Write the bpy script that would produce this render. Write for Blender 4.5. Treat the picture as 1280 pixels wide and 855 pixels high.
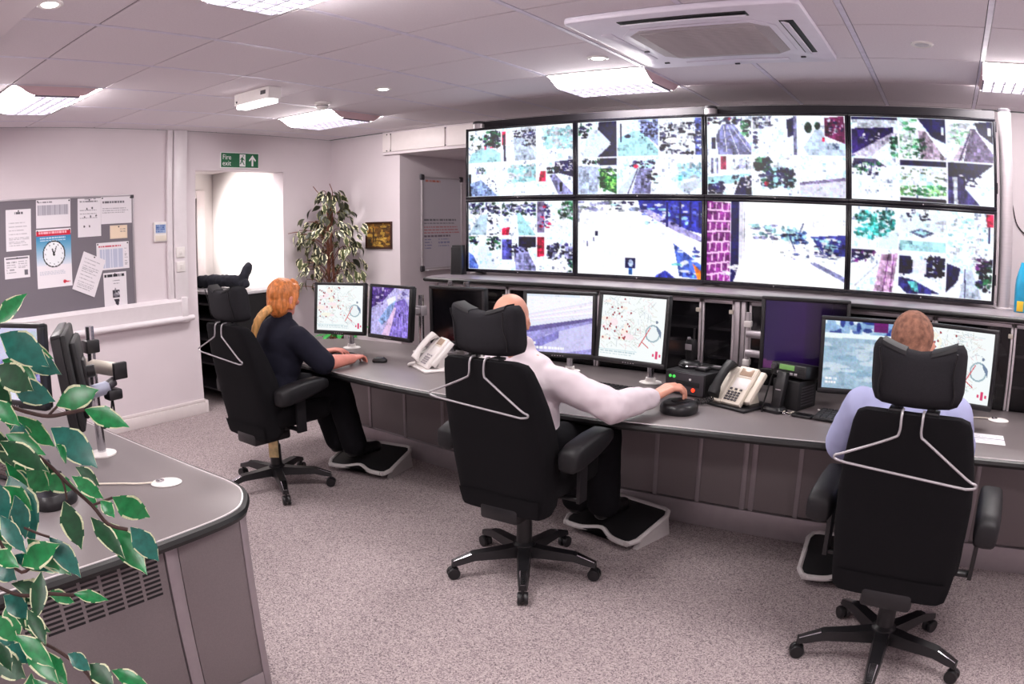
import bpy, bmesh, math, random
import numpy as np
from mathutils import Vector, Matrix, noise

for _o in list(bpy.data.objects):
    bpy.data.objects.remove(_o)
scene = bpy.context.scene
COL = scene.collection
PI = math.pi
H = 2.41                                   # ceiling height

# ------------------------------------------------------------------ camera
cd = bpy.data.cameras.new('camera')
camera = bpy.data.objects.new('camera', cd)
COL.objects.link(camera)
camera.location = (2.1626, -0.6198, 1.5463)
_yaw, _pitch = -0.582996, -0.157612
_F = Vector((math.sin(_yaw) * math.cos(_pitch), math.cos(_yaw) * math.cos(_pitch), math.sin(_pitch)))
camera.rotation_euler = _F.to_track_quat('-Z', 'Y').to_euler()
cd.type = 'PANO'                           # the photograph was taken with a fisheye lens
cd.sensor_fit = 'HORIZONTAL'
cd.sensor_width = 36.0
cd.sensor_height = 36.0 * 855 / 1280
for _h in (cd, getattr(cd, "cycles", None)):
    if hasattr(_h, 'panorama_type'):
        _h.panorama_type = 'FISHEYE_EQUISOLID'
        _h.fisheye_lens = 26.1736
        _h.fisheye_fov = PI
cd.clip_start = 0.02
scene.camera = camera

# ------------------------------------------------------------------ light and exposure
world = bpy.data.worlds.new('world'); scene.world = world
world.use_nodes = True
_bg = world.node_tree.nodes['Background']
_bg.inputs['Color'].default_value = (0.9, 0.88, 0.92, 1)
_bg.inputs['Strength'].default_value = 0.15
scene.view_settings.view_transform = 'Standard'
scene.view_settings.look = 'None'
scene.view_settings.gamma = 1.0
scene.view_settings.use_curve_mapping = False
scene.view_settings.exposure = 0.0
scene.cycles.use_denoising = True
scene.cycles.max_bounces = 6
scene.cycles.diffuse_bounces = 3
scene.cycles.use_adaptive_sampling = True
scene.cycles.adaptive_threshold = 0.02
scene.cycles.caustics_reflective = False
scene.cycles.caustics_refractive = False
LUM_W = 40.0                               # watts of each ceiling luminaire
LUM_COL = (1.0, 0.925, 0.93)

def area_light(name, loc, size, power, col, rot=(0, 0, 0), parent=None, spread=PI):
    l = bpy.data.lights.new(name, 'AREA'); l.shape = 'RECTANGLE'
    l.size, l.size_y = size; l.energy = power; l.color = col; l.spread = spread
    o = bpy.data.objects.new(name, l); COL.objects.link(o); o.location = loc; o.rotation_euler = rot
    if parent: o.parent = parent
    return o

# ------------------------------------------------------------------ helpers
def lin(c):
    c = c / 255.0
    return c / 12.92 if c <= 0.04045 else ((c + 0.055) / 1.055) ** 2.4
def rgb(r, g, b):
    return (lin(r), lin(g), lin(b), 1.0)

MATS = {}
def mat(name, col, rough=0.5, metal=0.0, var=0.08, scale=20.0, bump=0.0, bscale=200.0, spec=0.5, emit=None, es=0.0, alpha=None, stretch=None, trans=0.0):
    """procedural principled material: base colour varied by noise, optional noise bump"""
    if name in MATS: return MATS[name]
    m = bpy.data.materials.new(name); m.use_nodes = True
    nt = m.node_tree; p = nt.nodes['Principled BSDF']
    tc = nt.nodes.new('ShaderNodeTexCoord')
    mp = nt.nodes.new('ShaderNodeMapping'); nt.links.new(tc.outputs['Object'], mp.inputs['Vector'])
    if stretch: mp.inputs['Scale'].default_value = stretch
    n = nt.nodes.new('ShaderNodeTexNoise'); n.inputs['Scale'].default_value = scale; n.inputs['Detail'].default_value = 3
    nt.links.new(mp.outputs['Vector'], n.inputs['Vector'])
    r = nt.nodes.new('ShaderNodeValToRGB')
    a = tuple(max(0, x * (1 - var)) for x in col[:3]) + (1,)
    b = tuple(min(1, x * (1 + var)) for x in col[:3]) + (1,)
    r.color_ramp.elements[0].position = 0.3; r.color_ramp.elements[1].position = 0.7
    r.color_ramp.elements[0].color = a; r.color_ramp.elements[1].color = b
    nt.links.new(n.outputs['Fac'], r.inputs['Fac']); nt.links.new(r.outputs['Color'], p.inputs['Base Color'])
    p.inputs['Roughness'].default_value = rough; p.inputs['Metallic'].default_value = metal
    p.inputs['Specular IOR Level'].default_value = spec
    if trans: p.inputs['Transmission Weight'].default_value = trans
    if alpha is not None: p.inputs['Alpha'].default_value = alpha
    if emit is not None:
        p.inputs['Emission Color'].default_value = emit; p.inputs['Emission Strength'].default_value = es
    if bump:
        n2 = nt.nodes.new('ShaderNodeTexNoise'); n2.inputs['Scale'].default_value = bscale; n2.inputs['Detail'].default_value = 2
        nt.links.new(tc.outputs['Object'], n2.inputs['Vector'])
        bp = nt.nodes.new('ShaderNodeBump'); bp.inputs['Strength'].default_value = bump; bp.inputs['Distance'].default_value = 0.004
        nt.links.new(n2.outputs['Fac'], bp.inputs['Height']); nt.links.new(bp.outputs['Normal'], p.inputs['Normal'])
    MATS[name] = m
    return m

def speckle(name, cols, scale, rough=0.95, bump=0.5):
    """carpet: noise picked through a hard stepped ramp"""
    m = bpy.data.materials.new(name); m.use_nodes = True
    nt = m.node_tree; p = nt.nodes['Principled BSDF']
    tc = nt.nodes.new('ShaderNodeTexCoord')
    vo = nt.nodes.new('ShaderNodeTexVoronoi'); vo.inputs['Scale'].default_value = scale
    nt.links.new(tc.outputs['Object'], vo.inputs['Vector'])
    n = nt.nodes.new('ShaderNodeSeparateColor'); nt.links.new(vo.outputs['Color'], n.inputs['Color'])
    r = nt.nodes.new('ShaderNodeValToRGB')
    els = r.color_ramp.elements
    while len(els) < len(cols): els.new(0.5)
    for e, (pos, c) in zip(els, cols): e.position = pos; e.color = c
    nt.links.new(n.outputs['Red'], r.inputs['Fac'])
    n3 = nt.nodes.new('ShaderNodeTexNoise'); n3.inputs['Scale'].default_value = 1.3; n3.inputs['Detail'].default_value = 3
    nt.links.new(tc.outputs['Object'], n3.inputs['Vector'])
    mr = nt.nodes.new('ShaderNodeMapRange'); mr.inputs['To Min'].default_value = 0.9; mr.inputs['To Max'].default_value = 1.1
    nt.links.new(n3.outputs['Fac'], mr.inputs['Value'])
    mx = nt.nodes.new('ShaderNodeMix'); mx.data_type = 'RGBA'; mx.blend_type = 'MULTIPLY'; mx.inputs['Factor'].default_value = 1
    nt.links.new(r.outputs['Color'], mx.inputs['A']); nt.links.new(mr.outputs['Result'], mx.inputs['B'])
    nt.links.new(mx.outputs['Result'], p.inputs['Base Color'])
    p.inputs['Roughness'].default_value = rough; p.inputs['Specular IOR Level'].default_value = 0.1
    bp = nt.nodes.new('ShaderNodeBump'); bp.inputs['Strength'].default_value = bump; bp.inputs['Distance'].default_value = 0.004
    nt.links.new(vo.outputs['Distance'], bp.inputs['Height']); nt.links.new(bp.outputs['Normal'], p.inputs['Normal'])
    return m

def attr_mat(name, rough=0.6, emit=0.0):
    """shows the printed / displayed picture stored in the mesh's colour attribute 'print'"""
    if name in MATS: return MATS[name]
    m = bpy.data.materials.new(name); m.use_nodes = True
    nt = m.node_tree; p = nt.nodes['Principled BSDF']
    a = nt.nodes.new('ShaderNodeVertexColor'); a.layer_name = 'print'
    if emit:
        p.inputs['Base Color'].default_value = (0.01, 0.01, 0.012, 1)
        nt.links.new(a.outputs['Color'], p.inputs['Emission Color']); p.inputs['Emission Strength'].default_value = emit
    else:
        nt.links.new(a.outputs['Color'], p.inputs['Base Color'])
    p.inputs['Roughness'].default_value = rough
    MATS[name] = m
    return m

def T(x=0, y=0, z=0): return Matrix.Translation((x, y, z))
def Rx(a): return Matrix.Rotation(a, 4, 'X')
def Ry(a): return Matrix.Rotation(a, 4, 'Y')
def Rz(a): return Matrix.Rotation(a, 4, 'Z')

class G:
    """collects shapes for ONE mesh object"""
    def __init__(s): s.bm = bmesh.new(); s.mi = 0
    def add(s, b2, M=None):
        if M is not None: bmesh.ops.transform(b2, matrix=M, verts=b2.verts)
        mp = {v: s.bm.verts.new(v.co) for v in b2.verts}
        for f in b2.faces:
            try:
                nf = s.bm.faces.new([mp[v] for v in f.verts]); nf.material_index = s.mi
            except ValueError: pass
        b2.free(); return s
    def box(s, lo, hi, bev=0.0, M=None, seg=2):
        b = bmesh.new(); bmesh.ops.create_cube(b, size=1)
        c = [(a + d) / 2 for a, d in zip(lo, hi)]; d = [abs(d - a) for a, d in zip(lo, hi)]
        bmesh.ops.transform(b, matrix=T(*c) @ Matrix.Diagonal((d[0], d[1], d[2], 1)), verts=b.verts)
        if bev: bmesh.ops.bevel(b, geom=b.edges[:], offset=min(bev, min(d) * 0.49), segments=seg, affect='EDGES', profile=0.5)
        return s.add(b, M)
    def cyl(s, p0, p1, r0, r1=None, n=16, cap=True, M=None):
        r1 = r0 if r1 is None else r1
        p0, p1 = Vector(p0), Vector(p1); d = p1 - p0
        b = bmesh.new(); bmesh.ops.create_cone(b, cap_ends=cap, segments=n, radius1=r0, radius2=r1, depth=d.length)
        q = d.to_track_quat('Z', 'Y').to_matrix().to_4x4()
        bmesh.ops.transform(b, matrix=T(*((p0 + p1) / 2)) @ q, verts=b.verts)
        return s.add(b, M)
    def ell(s, c, r, n=16, M=None, rot=None):
        b = bmesh.new(); bmesh.ops.create_uvsphere(b, u_segments=n, v_segments=max(6, n * 2 // 3), radius=1)
        m = T(*c) @ (rot if rot is not None else Matrix.Identity(4)) @ Matrix.Diagonal((r[0], r[1], r[2], 1))
        bmesh.ops.transform(b, matrix=m, verts=b.verts)
        return s.add(b, M)
    def tube(s, path, r, n=8, M=None, closed=False):
        P = [Vector(p) for p in path]; b = bmesh.new(); rings = []
        k = len(P); up = None
        for i, p in enumerate(P):
            a = P[(i - 1) % k] if (closed or i) else p; c = P[(i + 1) % k] if (closed or i < k - 1) else p
            t = (c - a).normalized()
            if up is None: up = t.orthogonal().normalized()
            up = (up - t * up.dot(t)).normalized(); w = t.cross(up)
            rr = r[i] if isinstance(r, (list, tuple)) else r
            rings.append([b.verts.new(p + (up * math.cos(2 * PI * j / n) + w * math.sin(2 * PI * j / n)) * rr) for j in range(n)])
        m = k if closed else k - 1
        for i in range(m):
            A, B = rings[i], rings[(i + 1) % k]
            for j in range(n): b.faces.new((A[j], A[(j + 1) % n], B[(j + 1) % n], B[j]))
        if not closed: b.faces.new(rings[0][::-1]); b.faces.new(rings[-1])
        return s.add(b, M)
    def lathe(s, prof, n=24, M=None):
        b = bmesh.new(); rings = []
        for r, z in prof:
            rings.append([b.verts.new((max(r, 1e-5) * math.cos(2 * PI * j / n), max(r, 1e-5) * math.sin(2 * PI * j / n), z)) for j in range(n)])
        for A, B in zip(rings, rings[1:]):
            for j in range(n): b.faces.new((A[j], A[(j + 1) % n], B[(j + 1) % n], B[j]))
        b.faces.new(rings[0][::-1]); b.faces.new(rings[-1])
        return s.add(b, M)
    def prism(s, poly, z0, z1, bev=0.0, M=None, seg=2):
        b = bmesh.new()
        A = [b.verts.new((x, y, z0)) for x, y in poly]; B = [b.verts.new((x, y, z1)) for x, y in poly]
        n = len(poly)
        b.faces.new(A[::-1]); b.faces.new(B)
        for i in range(n): b.faces.new((A[i], A[(i + 1) % n], B[(i + 1) % n], B[i]))
        bmesh.ops.recalc_face_normals(b, faces=b.faces[:])
        if bev:
            es = [e for e in b.edges if abs(e.verts[0].co.z - e.verts[1].co.z) < 1e-6]
            bmesh.ops.bevel(b, geom=es, offset=bev, segments=seg, affect='EDGES', profile=0.5)
        return s.add(b, M)
    def loft(s, rings, cap=True, M=None, closed=True):
        b = bmesh.new(); R = [[b.verts.new(p) for p in ring] for ring in rings]; n = len(rings[0])
        for A, B in zip(R, R[1:]):
            for j in range(n if closed else n - 1): b.faces.new((A[j], A[(j + 1) % n], B[(j + 1) % n], B[j]))
        if cap and closed: b.faces.new(R[0][::-1]); b.faces.new(R[-1])
        return s.add(b, M)
    def quad(s, pts):
        s.add_face(pts); return s
    def add_face(s, pts):
        f = s.bm.faces.new([s.bm.verts.new(p) for p in pts]); f.material_index = s.mi
    def mesh(s, name, mats, ang=38):
        bm = s.bm
        bmesh.ops.recalc_face_normals(bm, faces=bm.faces[:])
        lim = math.radians(ang)
        for f in bm.faces: f.smooth = True
        for e in bm.edges:
            e.smooth = len(e.link_faces) == 2 and e.calc_face_angle(0) < lim
        me = bpy.data.meshes.new(name); bm.to_mesh(me); bm.free()
        for m in (mats if isinstance(mats, (list, tuple)) else [mats]): me.materials.append(m)
        return me
    def obj(s, name, mats, parent=None, M=None, ang=38):
        o = bpy.data.objects.new(name, s.mesh(name, mats, ang)); COL.objects.link(o)
        if parent: o.parent = parent
        if M is not None: o.matrix_local = M
        return o

def tag(o, label, cat=None, group=None, kind=None):
    o['label'] = label
    if cat: o['category'] = cat
    if group: o['group'] = group
    if kind: o['kind'] = kind
    return o
def thing(name, label, cat, loc=(0, 0, 0), rz=0.0, group=None):
    o = bpy.data.objects.new(name, None); COL.objects.link(o); o.empty_display_size = 0.05
    o.location = loc; o.rotation_euler = (0, 0, rz)
    return tag(o, label, cat, group)
def inst(me, name, parent=None, M=None):
    o = bpy.data.objects.new(name, me); COL.objects.link(o)
    if parent: o.parent = parent
    if M is not None: o.matrix_local = M
    return o
def dup(root, loc, rz=0.0, label=None):
    r = root.copy(); COL.objects.link(r); r.location = loc; r.rotation_euler = (0, 0, rz)
    if label: r['label'] = label
    for ch in list(root.children):
        c = ch.copy(); COL.objects.link(c); c.parent = r
        for g in ch.children:
            d = g.copy(); COL.objects.link(d); d.parent = c
    return r
def rrect(w, h, r, n=5, cx=0, cy=0):
    P = []
    for sx, sy, a0 in ((1, 1, 0), (-1, 1, PI / 2), (-1, -1, PI), (1, -1, 1.5 * PI)):
        for i in range(n + 1):
            a = a0 + i * PI / 2 / n
            P.append((cx + sx * (w / 2 - r) + r * math.cos(a), cy + sy * (h / 2 - r) + r * math.sin(a)))
    return P
def spline(P, n=8):
    """Catmull-Rom through points"""
    P = [Vector(p) for p in P]; out = []
    for i in range(len(P) - 1):
        a = P[max(i - 1, 0)]; b = P[i]; c = P[i + 1]; d = P[min(i + 2, len(P) - 1)]
        for k in range(n):
            t = k / n
            out.append(0.5 * ((2 * b) + (c - a) * t + (2 * a - 5 * b + 4 * c - d) * t * t + (3 * b - 3 * c + d - a) * t ** 3))
    out.append(P[-1]); return out
def text_mesh(txt, size, depth=0.0008, align='LEFT'):
    c = bpy.data.curves.new('lettering', 'FONT'); c.body = txt; c.size = size; c.extrude = depth; c.align_x = align; c.space_line = 0.85
    c.resolution_u = 3
    o = bpy.data.objects.new('lettering', c); COL.objects.link(o)
    me = bpy.data.meshes.new_from_object(o.evaluated_get(bpy.context.evaluated_depsgraph_get()))
    bpy.data.objects.remove(o); bpy.data.curves.remove(c)
    return me

# ------------------------------------------------------------------ pictures for screens, papers and boards (flat print)
class Pic:
    def __init__(s, w, h, col=(255, 255, 255)):
        s.w, s.h = w, h; s.a = np.ones((h, w, 3)) * np.array(col, float)
        s.X, s.Y = np.meshgrid((np.arange(w) + 0.5) / w, (np.arange(h) + 0.5) / h)      # unit coords, y down
        s.v = (0, 0, 1, 1)
    def view(s, x0, y0, x1, y1): s.v = (x0, y0, x1, y1); return s
    def _uv(s):
        x0, y0, x1, y1 = s.v
        u = (s.X - x0) / (x1 - x0); w = (s.Y - y0) / (y1 - y0)
        return u, w, (u >= 0) & (u < 1) & (w >= 0) & (w < 1)
    def _set(s, m, c, al=1.0): s.a[m] = s.a[m] * (1 - al) + np.array(c, float) * al
    def rect(s, x0, y0, x1, y1, c, al=1.0):
        u, w, i = s._uv(); s._set(i & (u >= x0) & (u < x1) & (w >= y0) & (w < y1), c, al); return s
    def poly(s, pts, c, al=1.0):
        u, w, i = s._uv(); m = np.zeros(u.shape, bool); n = len(pts)
        for k in range(n):
            xa, ya = pts[k]; xb, yb = pts[(k + 1) % n]
            if ya == yb: continue
            m ^= ((ya > w) != (yb > w)) & (u < (xb - xa) * (w - ya) / (yb - ya) + xa)
        s._set(i & m, c, al); return s
    def ell(s, cx, cy, rx, ry, c, al=1.0, ring=None):
        u, w, i = s._uv(); d = ((u - cx) / rx) ** 2 + ((w - cy) / ry) ** 2
        m = d < 1
        if ring: m &= d > ring
        s._set(i & m, c, al); return s
    def line(s, x0, y0, x1, y1, t, c, al=1.0):
        L = math.hypot(x1 - x0, y1 - y0) or 1; nx, ny = -(y1 - y0) / L * t / 2, (x1 - x0) / L * t / 2
        return s.poly([(x0 + nx, y0 + ny), (x1 + nx, y1 + ny), (x1 - nx, y1 - ny), (x0 - nx, y0 - ny)], c, al)
    def grad(s, x0, y0, x1, y1, ca, cb, vert=True):
        u, w, i = s._uv(); m = i & (u >= x0) & (u < x1) & (w >= y0) & (w < y1)
        t = ((w - y0) / (y1 - y0) if vert else (u - x0) / (x1 - x0))[m][:, None]
        s.a[m] = np.array(ca, float) * (1 - t) + np.array(cb, float) * t; return s
    def blobs(s, x0, y0, x1, y1, n, r, cols, seed=0, asp=1.0):
        R = random.Random(seed)
        for _ in range(n):
            k = R.uniform(0.3, 1.1) * r
            e = R.uniform(.45, 2.0); s.ell(R.uniform(x0, x1), R.uniform(y0, y1), k * asp * e, k / e ** .5, R.choice(cols), 0.85)
        return s
    def rows(s, x0, y0, x1, y1, n, c, seed=0, thick=0.45, al=0.6):
        """lines of writing too small to read"""
        R = random.Random(seed); st = (y1 - y0) / n
        for k in range(n):
            x = x0; end = x1 - R.random() * 0.3 * (x1 - x0)
            while x < end:
                d = R.uniform(0.03, 0.1) * (x1 - x0)
                s.rect(x, y0 + k * st, min(x + d, end), y0 + (k + thick) * st, c, al); x += d + 0.018 * (x1 - x0)
        return s
    def grain(s, amt, seed=0):
        R = np.random.RandomState(seed); s.a += R.normal(0, amt, s.a.shape); return s
    def photo(s, seed=0, amt=0.22, tint=0.10):
        """camera-picture texture: fractal grain in the toned areas, faint tints in the white ones, slight blur"""
        R = np.random.RandomState(seed); f = np.zeros((s.h, s.w))
        for k, wgt in ((2, .25), (4, .3), (8, .25), (16, .2)):
            q = R.rand(s.h // k + 2, s.w // k + 2); f += wgt * np.kron(q, np.ones((k, k)))[:s.h, :s.w]
        f = (f - f.mean()) / f.std(); lum = s.a.mean(2)
        tone = np.clip((245 - lum) / 60, 0, 1)[..., None]
        s.a *= 1 + amt * f[..., None] * tone
        s.a -= (1 - tone) * np.clip(f - 1.0, 0, 2)[..., None] * np.array([90, 40, 25]) * tint * 4
        s.a -= (1 - tone) * np.clip(-f - 1.55, 0, 2)[..., None] * np.array([190, 180, 140]) * tint * 5
        p = np.pad(s.a, ((1, 1), (1, 1), (0, 0)), 'edge')
        s.a = .52 * s.a + .12 * (p[:-2, 1:-1] + p[2:, 1:-1] + p[1:-1, :-2] + p[1:-1, 2:])
        s.a = (s.a - 255) * 1.18 + 255; g = s.a.mean(2, keepdims=True); s.a = np.clip(g + (s.a - g) * 1.12, 6, 255); return s
    def mesh(s, name, W, Hh, m):
        """flat grid W x Hh in the XZ plane (front towards -Y), one vertex per picture point"""
        w, h = s.w, s.h
        xs = np.linspace(-W / 2, W / 2, w); zs = np.linspace(Hh / 2, -Hh / 2, h)
        xx, zz = np.meshgrid(xs, zs)
        co = np.zeros((h, w, 3), np.float32); co[..., 0] = xx; co[..., 2] = zz
        idx = np.arange(w * h).reshape(h, w)
        q = np.stack([idx[:-1, :-1], idx[1:, :-1], idx[1:, 1:], idx[:-1, 1:]], -1).reshape(-1, 4).astype(np.int32)
        me = bpy.data.meshes.new(name)
        me.vertices.add(w * h); me.vertices.foreach_set('co', co.ravel())
        me.loops.add(q.size); me.loops.foreach_set('vertex_index', q.ravel())
        me.polygons.add(len(q)); me.polygons.foreach_set('loop_start', np.arange(0, q.size, 4, dtype=np.int32))
        me.update(calc_edges=True)
        c = np.clip(s.a, 0, 255) / 255.0
        c = np.where(c <= 0.04045, c / 12.92, ((c + 0.055) / 1.055) ** 2.4)
        ca = me.color_attributes.new('print', 'FLOAT_COLOR', 'POINT')
        ca.data.foreach_set('color', np.concatenate([c, np.ones((h, w, 1))], -1).astype(np.float32).ravel())
        me.materials.append(m)
        return me
# ------------------------------------------------------------------ materials
M_wall = mat('wall_paint', rgb(222, 211, 216), 0.9, var=0.02, scale=3, bump=0.05, bscale=150, spec=0.2)
M_wall2 = mat('hall_paint', rgb(238, 232, 230), 0.9, var=0.02, scale=3, spec=0.2)
M_ceil = mat('ceiling_tile_board', rgb(232, 224, 230), 0.95, var=0.03, scale=120, bump=0.15, bscale=300, spec=0.1)
M_gap = mat('ceiling_gap', rgb(70, 60, 66), 0.9)
M_bar = mat('grid_bar_paint', rgb(222, 215, 232), 0.45)
M_trim = mat('white_trim', rgb(232, 222, 222), 0.45, var=0.02)
M_pvc = mat('white_pvc', rgb(228, 220, 224), 0.35, var=0.02)
M_carpet = speckle('carpet', [(0.0, rgb(104, 93, 98)), (0.22, rgb(146, 133, 136)), (0.6, rgb(168, 154, 155)), (1.0, rgb(194, 180, 179))], 215, bump=0.15)
M_black = mat('black_plastic', rgb(24, 23, 26), 0.38, var=0.15, scale=60)
M_black2 = mat('matt_black', rgb(18, 17, 20), 0.6, var=0.15, scale=60)
M_fab = mat('black_fabric', rgb(21, 20, 23), 0.95, var=0.25, scale=400, bump=0.4, bscale=900, spec=0.15)
M_fabh = mat('charcoal_fabric', rgb(38, 37, 41), 0.9, var=0.2, scale=400, bump=0.4, bscale=900, spec=0.2)
M_vinyl = mat('black_vinyl', rgb(23, 22, 25), 0.5, var=0.12, scale=60, bump=0.12, bscale=300, spec=0.35)
M_chrome = mat('chrome', rgb(205, 203, 208), 0.18, 1.0, var=0.04)
M_alu = mat('aluminium', rgb(196, 188, 192), 0.4, 0.5, var=0.04, scale=8, stretch=(1, 1, 30))
M_silver = mat('silver_paint', rgb(168, 160, 166), 0.4, 0.35, var=0.04)
M_desk = mat('desk_laminate', rgb(112, 104, 105), 0.36, var=0.06, scale=300)
M_deskedge = mat('desk_edge', rgb(12, 11, 12), 0.42, var=0.1)
M_desklip = mat('desk_lip', rgb(214, 206, 208), 0.3, 0.2, var=0.03)
M_panel = mat('desk_panel', rgb(128, 118, 120), 0.5, var=0.06, scale=250, bump=0.05, bscale=400)
M_panel2 = mat('desk_panel_strip', rgb(160, 150, 154), 0.42, 0.3, var=0.04)
M_glass = mat('smoked_glass', rgb(26, 24, 28), 0.05, var=0.1, spec=0.6, alpha=0.45)
M_lamp = mat('lamp_glow', rgb(255, 250, 248), 0.5, emit=(1.0, 0.95, 0.94, 1), es=21.0)
M_lampw = mat('lamp_wing', rgb(255, 250, 248), 0.5, emit=(1.0, 0.945, 0.93, 1), es=50.0)
M_lamps = mat('small_lamp_glow', rgb(255, 250, 248), 0.5, emit=(1.0, 0.95, 0.95, 1), es=8.0)
M_lampend = mat('lamp_end', rgb(232, 200, 205), 0.6, var=0.03)
M_white = mat('white_plastic', rgb(232, 226, 224), 0.4, var=0.03)
M_cream = mat('cream_plastic', rgb(224, 214, 200), 0.4, var=0.03)
M_dark = mat('dark_grey', rgb(58, 54, 60), 0.5, var=0.1)
M_felt = mat('grey_felt', rgb(122, 116, 124), 0.95, var=0.08, scale=500, bump=0.3, bscale=800, spec=0.1)
M_print = attr_mat('print_paper', 0.8)
M_scr = attr_mat('screen_picture', 0.25, 1.0)
M_scrw = attr_mat('video_wall_picture', 0.3, 1.12)

def struct(g, name, m, label, ang=38):
    o = g.obj(name, m, ang=ang); o['kind'] = 'structure'; o['label'] = label; return o

# ------------------------------------------------------------------ the room
g = G(); g.box((-5.3, -2.5, -0.08), (4.0, 5.8, 0)); struct(g, 'floor', M_carpet, 'speckled pinkish grey carpet floor')
g = G()
g.box((-3.43, -2.5, 0), (-3.28, 2.80, H)); g.box((-3.43, 3.785, 0), (-3.28, 4.55, H)); g.box((-3.43, 2.80, 2.08), (-3.28, 3.785, H))
struct(g, 'wall_left', M_wall, 'pale wall with the pinboard and the open doorway')
g = G(); g.box((-3.28, 4.4, 0), (-2.36, 4.55, H)); struct(g, 'wall_back', M_wall, 'pale wall behind the corner ficus')
g = G(); g.box((-2.5, 4.55, 0), (-2.36, 5.8, H)); struct(g, 'wall_alcove', M_wall, 'shaded recess wall carrying the whiteboard')
g = G(); g.box((-2.36, 5.65, 0), (2.46, 5.8, H)); g.box((2.46, 4.4, 0), (4.0, 5.8, H)); struct(g, 'wall_far', M_wall, 'wall behind the video wall')
g = G(); g.box((3.95, -2.5, 0), (4.1, 4.4, H)); struct(g, 'wall_right', M_wall, 'side wall out of the picture on the right')
g = G(); g.box((-3.28, -2.6, 0), (3.95, -2.5, H)); struct(g, 'wall_front', M_wall, 'wall behind the viewpoint')
# soffit in front of the recess with its screwed cover panels
g = G(); g.box((-2.54, 4.36, 2.2), (2.46, 4.4, H)); g.box((-2.36, 4.4, 2.2), (2.46, 5.65, H))
soff = struct(g, 'trim_1', M_wall, 'boxed soffit over the recess behind the video wall')
for x0, x1 in ((-2.525, -2.43), (-2.42, -1.80), (-1.775, -1.15), (-1.14, -0.5), (-0.49, 0.15), (0.16, 0.8), (0.81, 1.5), (1.51, 2.4)):
    G().box((x0, 4.345, 2.225), (x1, 4.362, 2.395), 0.004).obj('cover_panel', M_trim, soff)
for x in (-2.47, -2.425, -1.79):
    for z in (2.235, 2.385): G().cyl((x, 4.34, z), (x, 4.347, z), 0.006, n=8).obj('screw', M_dark, soff)
g = G(); g.box((-3.28, -0.35, 2.35), (0.35, 0.19, 2.41), 0.004); struct(g, 'trim_2', M_wall, 'shallow downstand at the near corner of the ceiling')
# hall beyond the doorway
g = G(); g.box((-4.65, 3.785, 0), (-3.43, 3.9, 2.3)); struct(g, 'wall_hall', M_wall2, 'brightly lit hall wall seen through the doorway')
g = G(); g.box((-4.65, 1.5, 0), (-4.5, 3.785, 2.3)); hw = struct(g, 'wall_hall_end', M_wall2, 'end wall of the hall with a grey door')
g = G(); g.box((-4.65, 1.5, 2.155), (-3.43, 3.785, 2.3)); struct(g, 'ceiling_hall', M_trim, 'low ceiling of the hall')
g = G(); g.box((-4.5, 3.56, 0), (-4.46, 3.66, 1.98), 0.006); g.box((-4.5, 2.7, 1.90), (-4.46, 3.56, 1.98), 0.006)
df = struct(g, 'trim_3', M_trim, 'white door frame at the end of the hall')
g = G(); g.box((-4.498, 2.7, 0.01), (-4.475, 3.555, 1.895), 0.004); g.box((-4.476, 2.85, 0.15), (-4.47, 3.42, 1.75), 0.006)
d1 = struct(g, 'door_1', mat('grey_door', rgb(120, 112, 118), 0.5), 'grey door at the end of the hall')
G().tube(spline([(-4.47, 3.49, 1.0), (-4.42, 3.49, 1.0), (-4.415, 3.4, 1.0)], 4), 0.009).obj('door_handle', M_chrome, d1)
g = G(); g.box((-3.28, -2.5, 0), (-3.25, 2.8, 0.095), 0.003); g.box((-3.28, -2.5, 0.095), (-3.262, 2.8, 0.125), 0.008); g.box((-3.43, 2.8, 0), (-3.25, 2.825, 0.11), 0.004)
struct(g, 'baseboard_left', M_trim, 'white baseboard under the pinboard wall')
# plastic trunking on the left wall
g = G()
g.box((-3.281, 2.555, 1.0), (-3.235, 2.685, H), 0.006); g.box((-3.281, 2.495, 1.0), (-3.25, 2.55, H), 0.006)
struct(g, 'trim_4', M_pvc, 'white vertical cable trunking beside the doorway')
g = G()
prof = [(-3.281, 1.015), (-3.245, 1.012), (-3.222, 0.985), (-3.225, 0.972), (-3.228, 0.865), (-3.214, 0.858), (-3.205, 0.84), (-3.212, 0.822), (-3.235, 0.814), (-3.281, 0.814)]
g.loft([[(x, -2.4, z) for x, z in prof], [(x, 2.63, z) for x, z in prof]]); g.box((-3.281, 2.60, 0.812), (-3.218, 2.66, 1.017), 0.004)
g.tube([(-3.235, 2.6, 0.84), (-3.235, 2.72, 0.842)], 0.024, 10)
struct(g, 'trim_5', M_pvc, 'white dado trunking running along the wall below the pinboard', 50)

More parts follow.
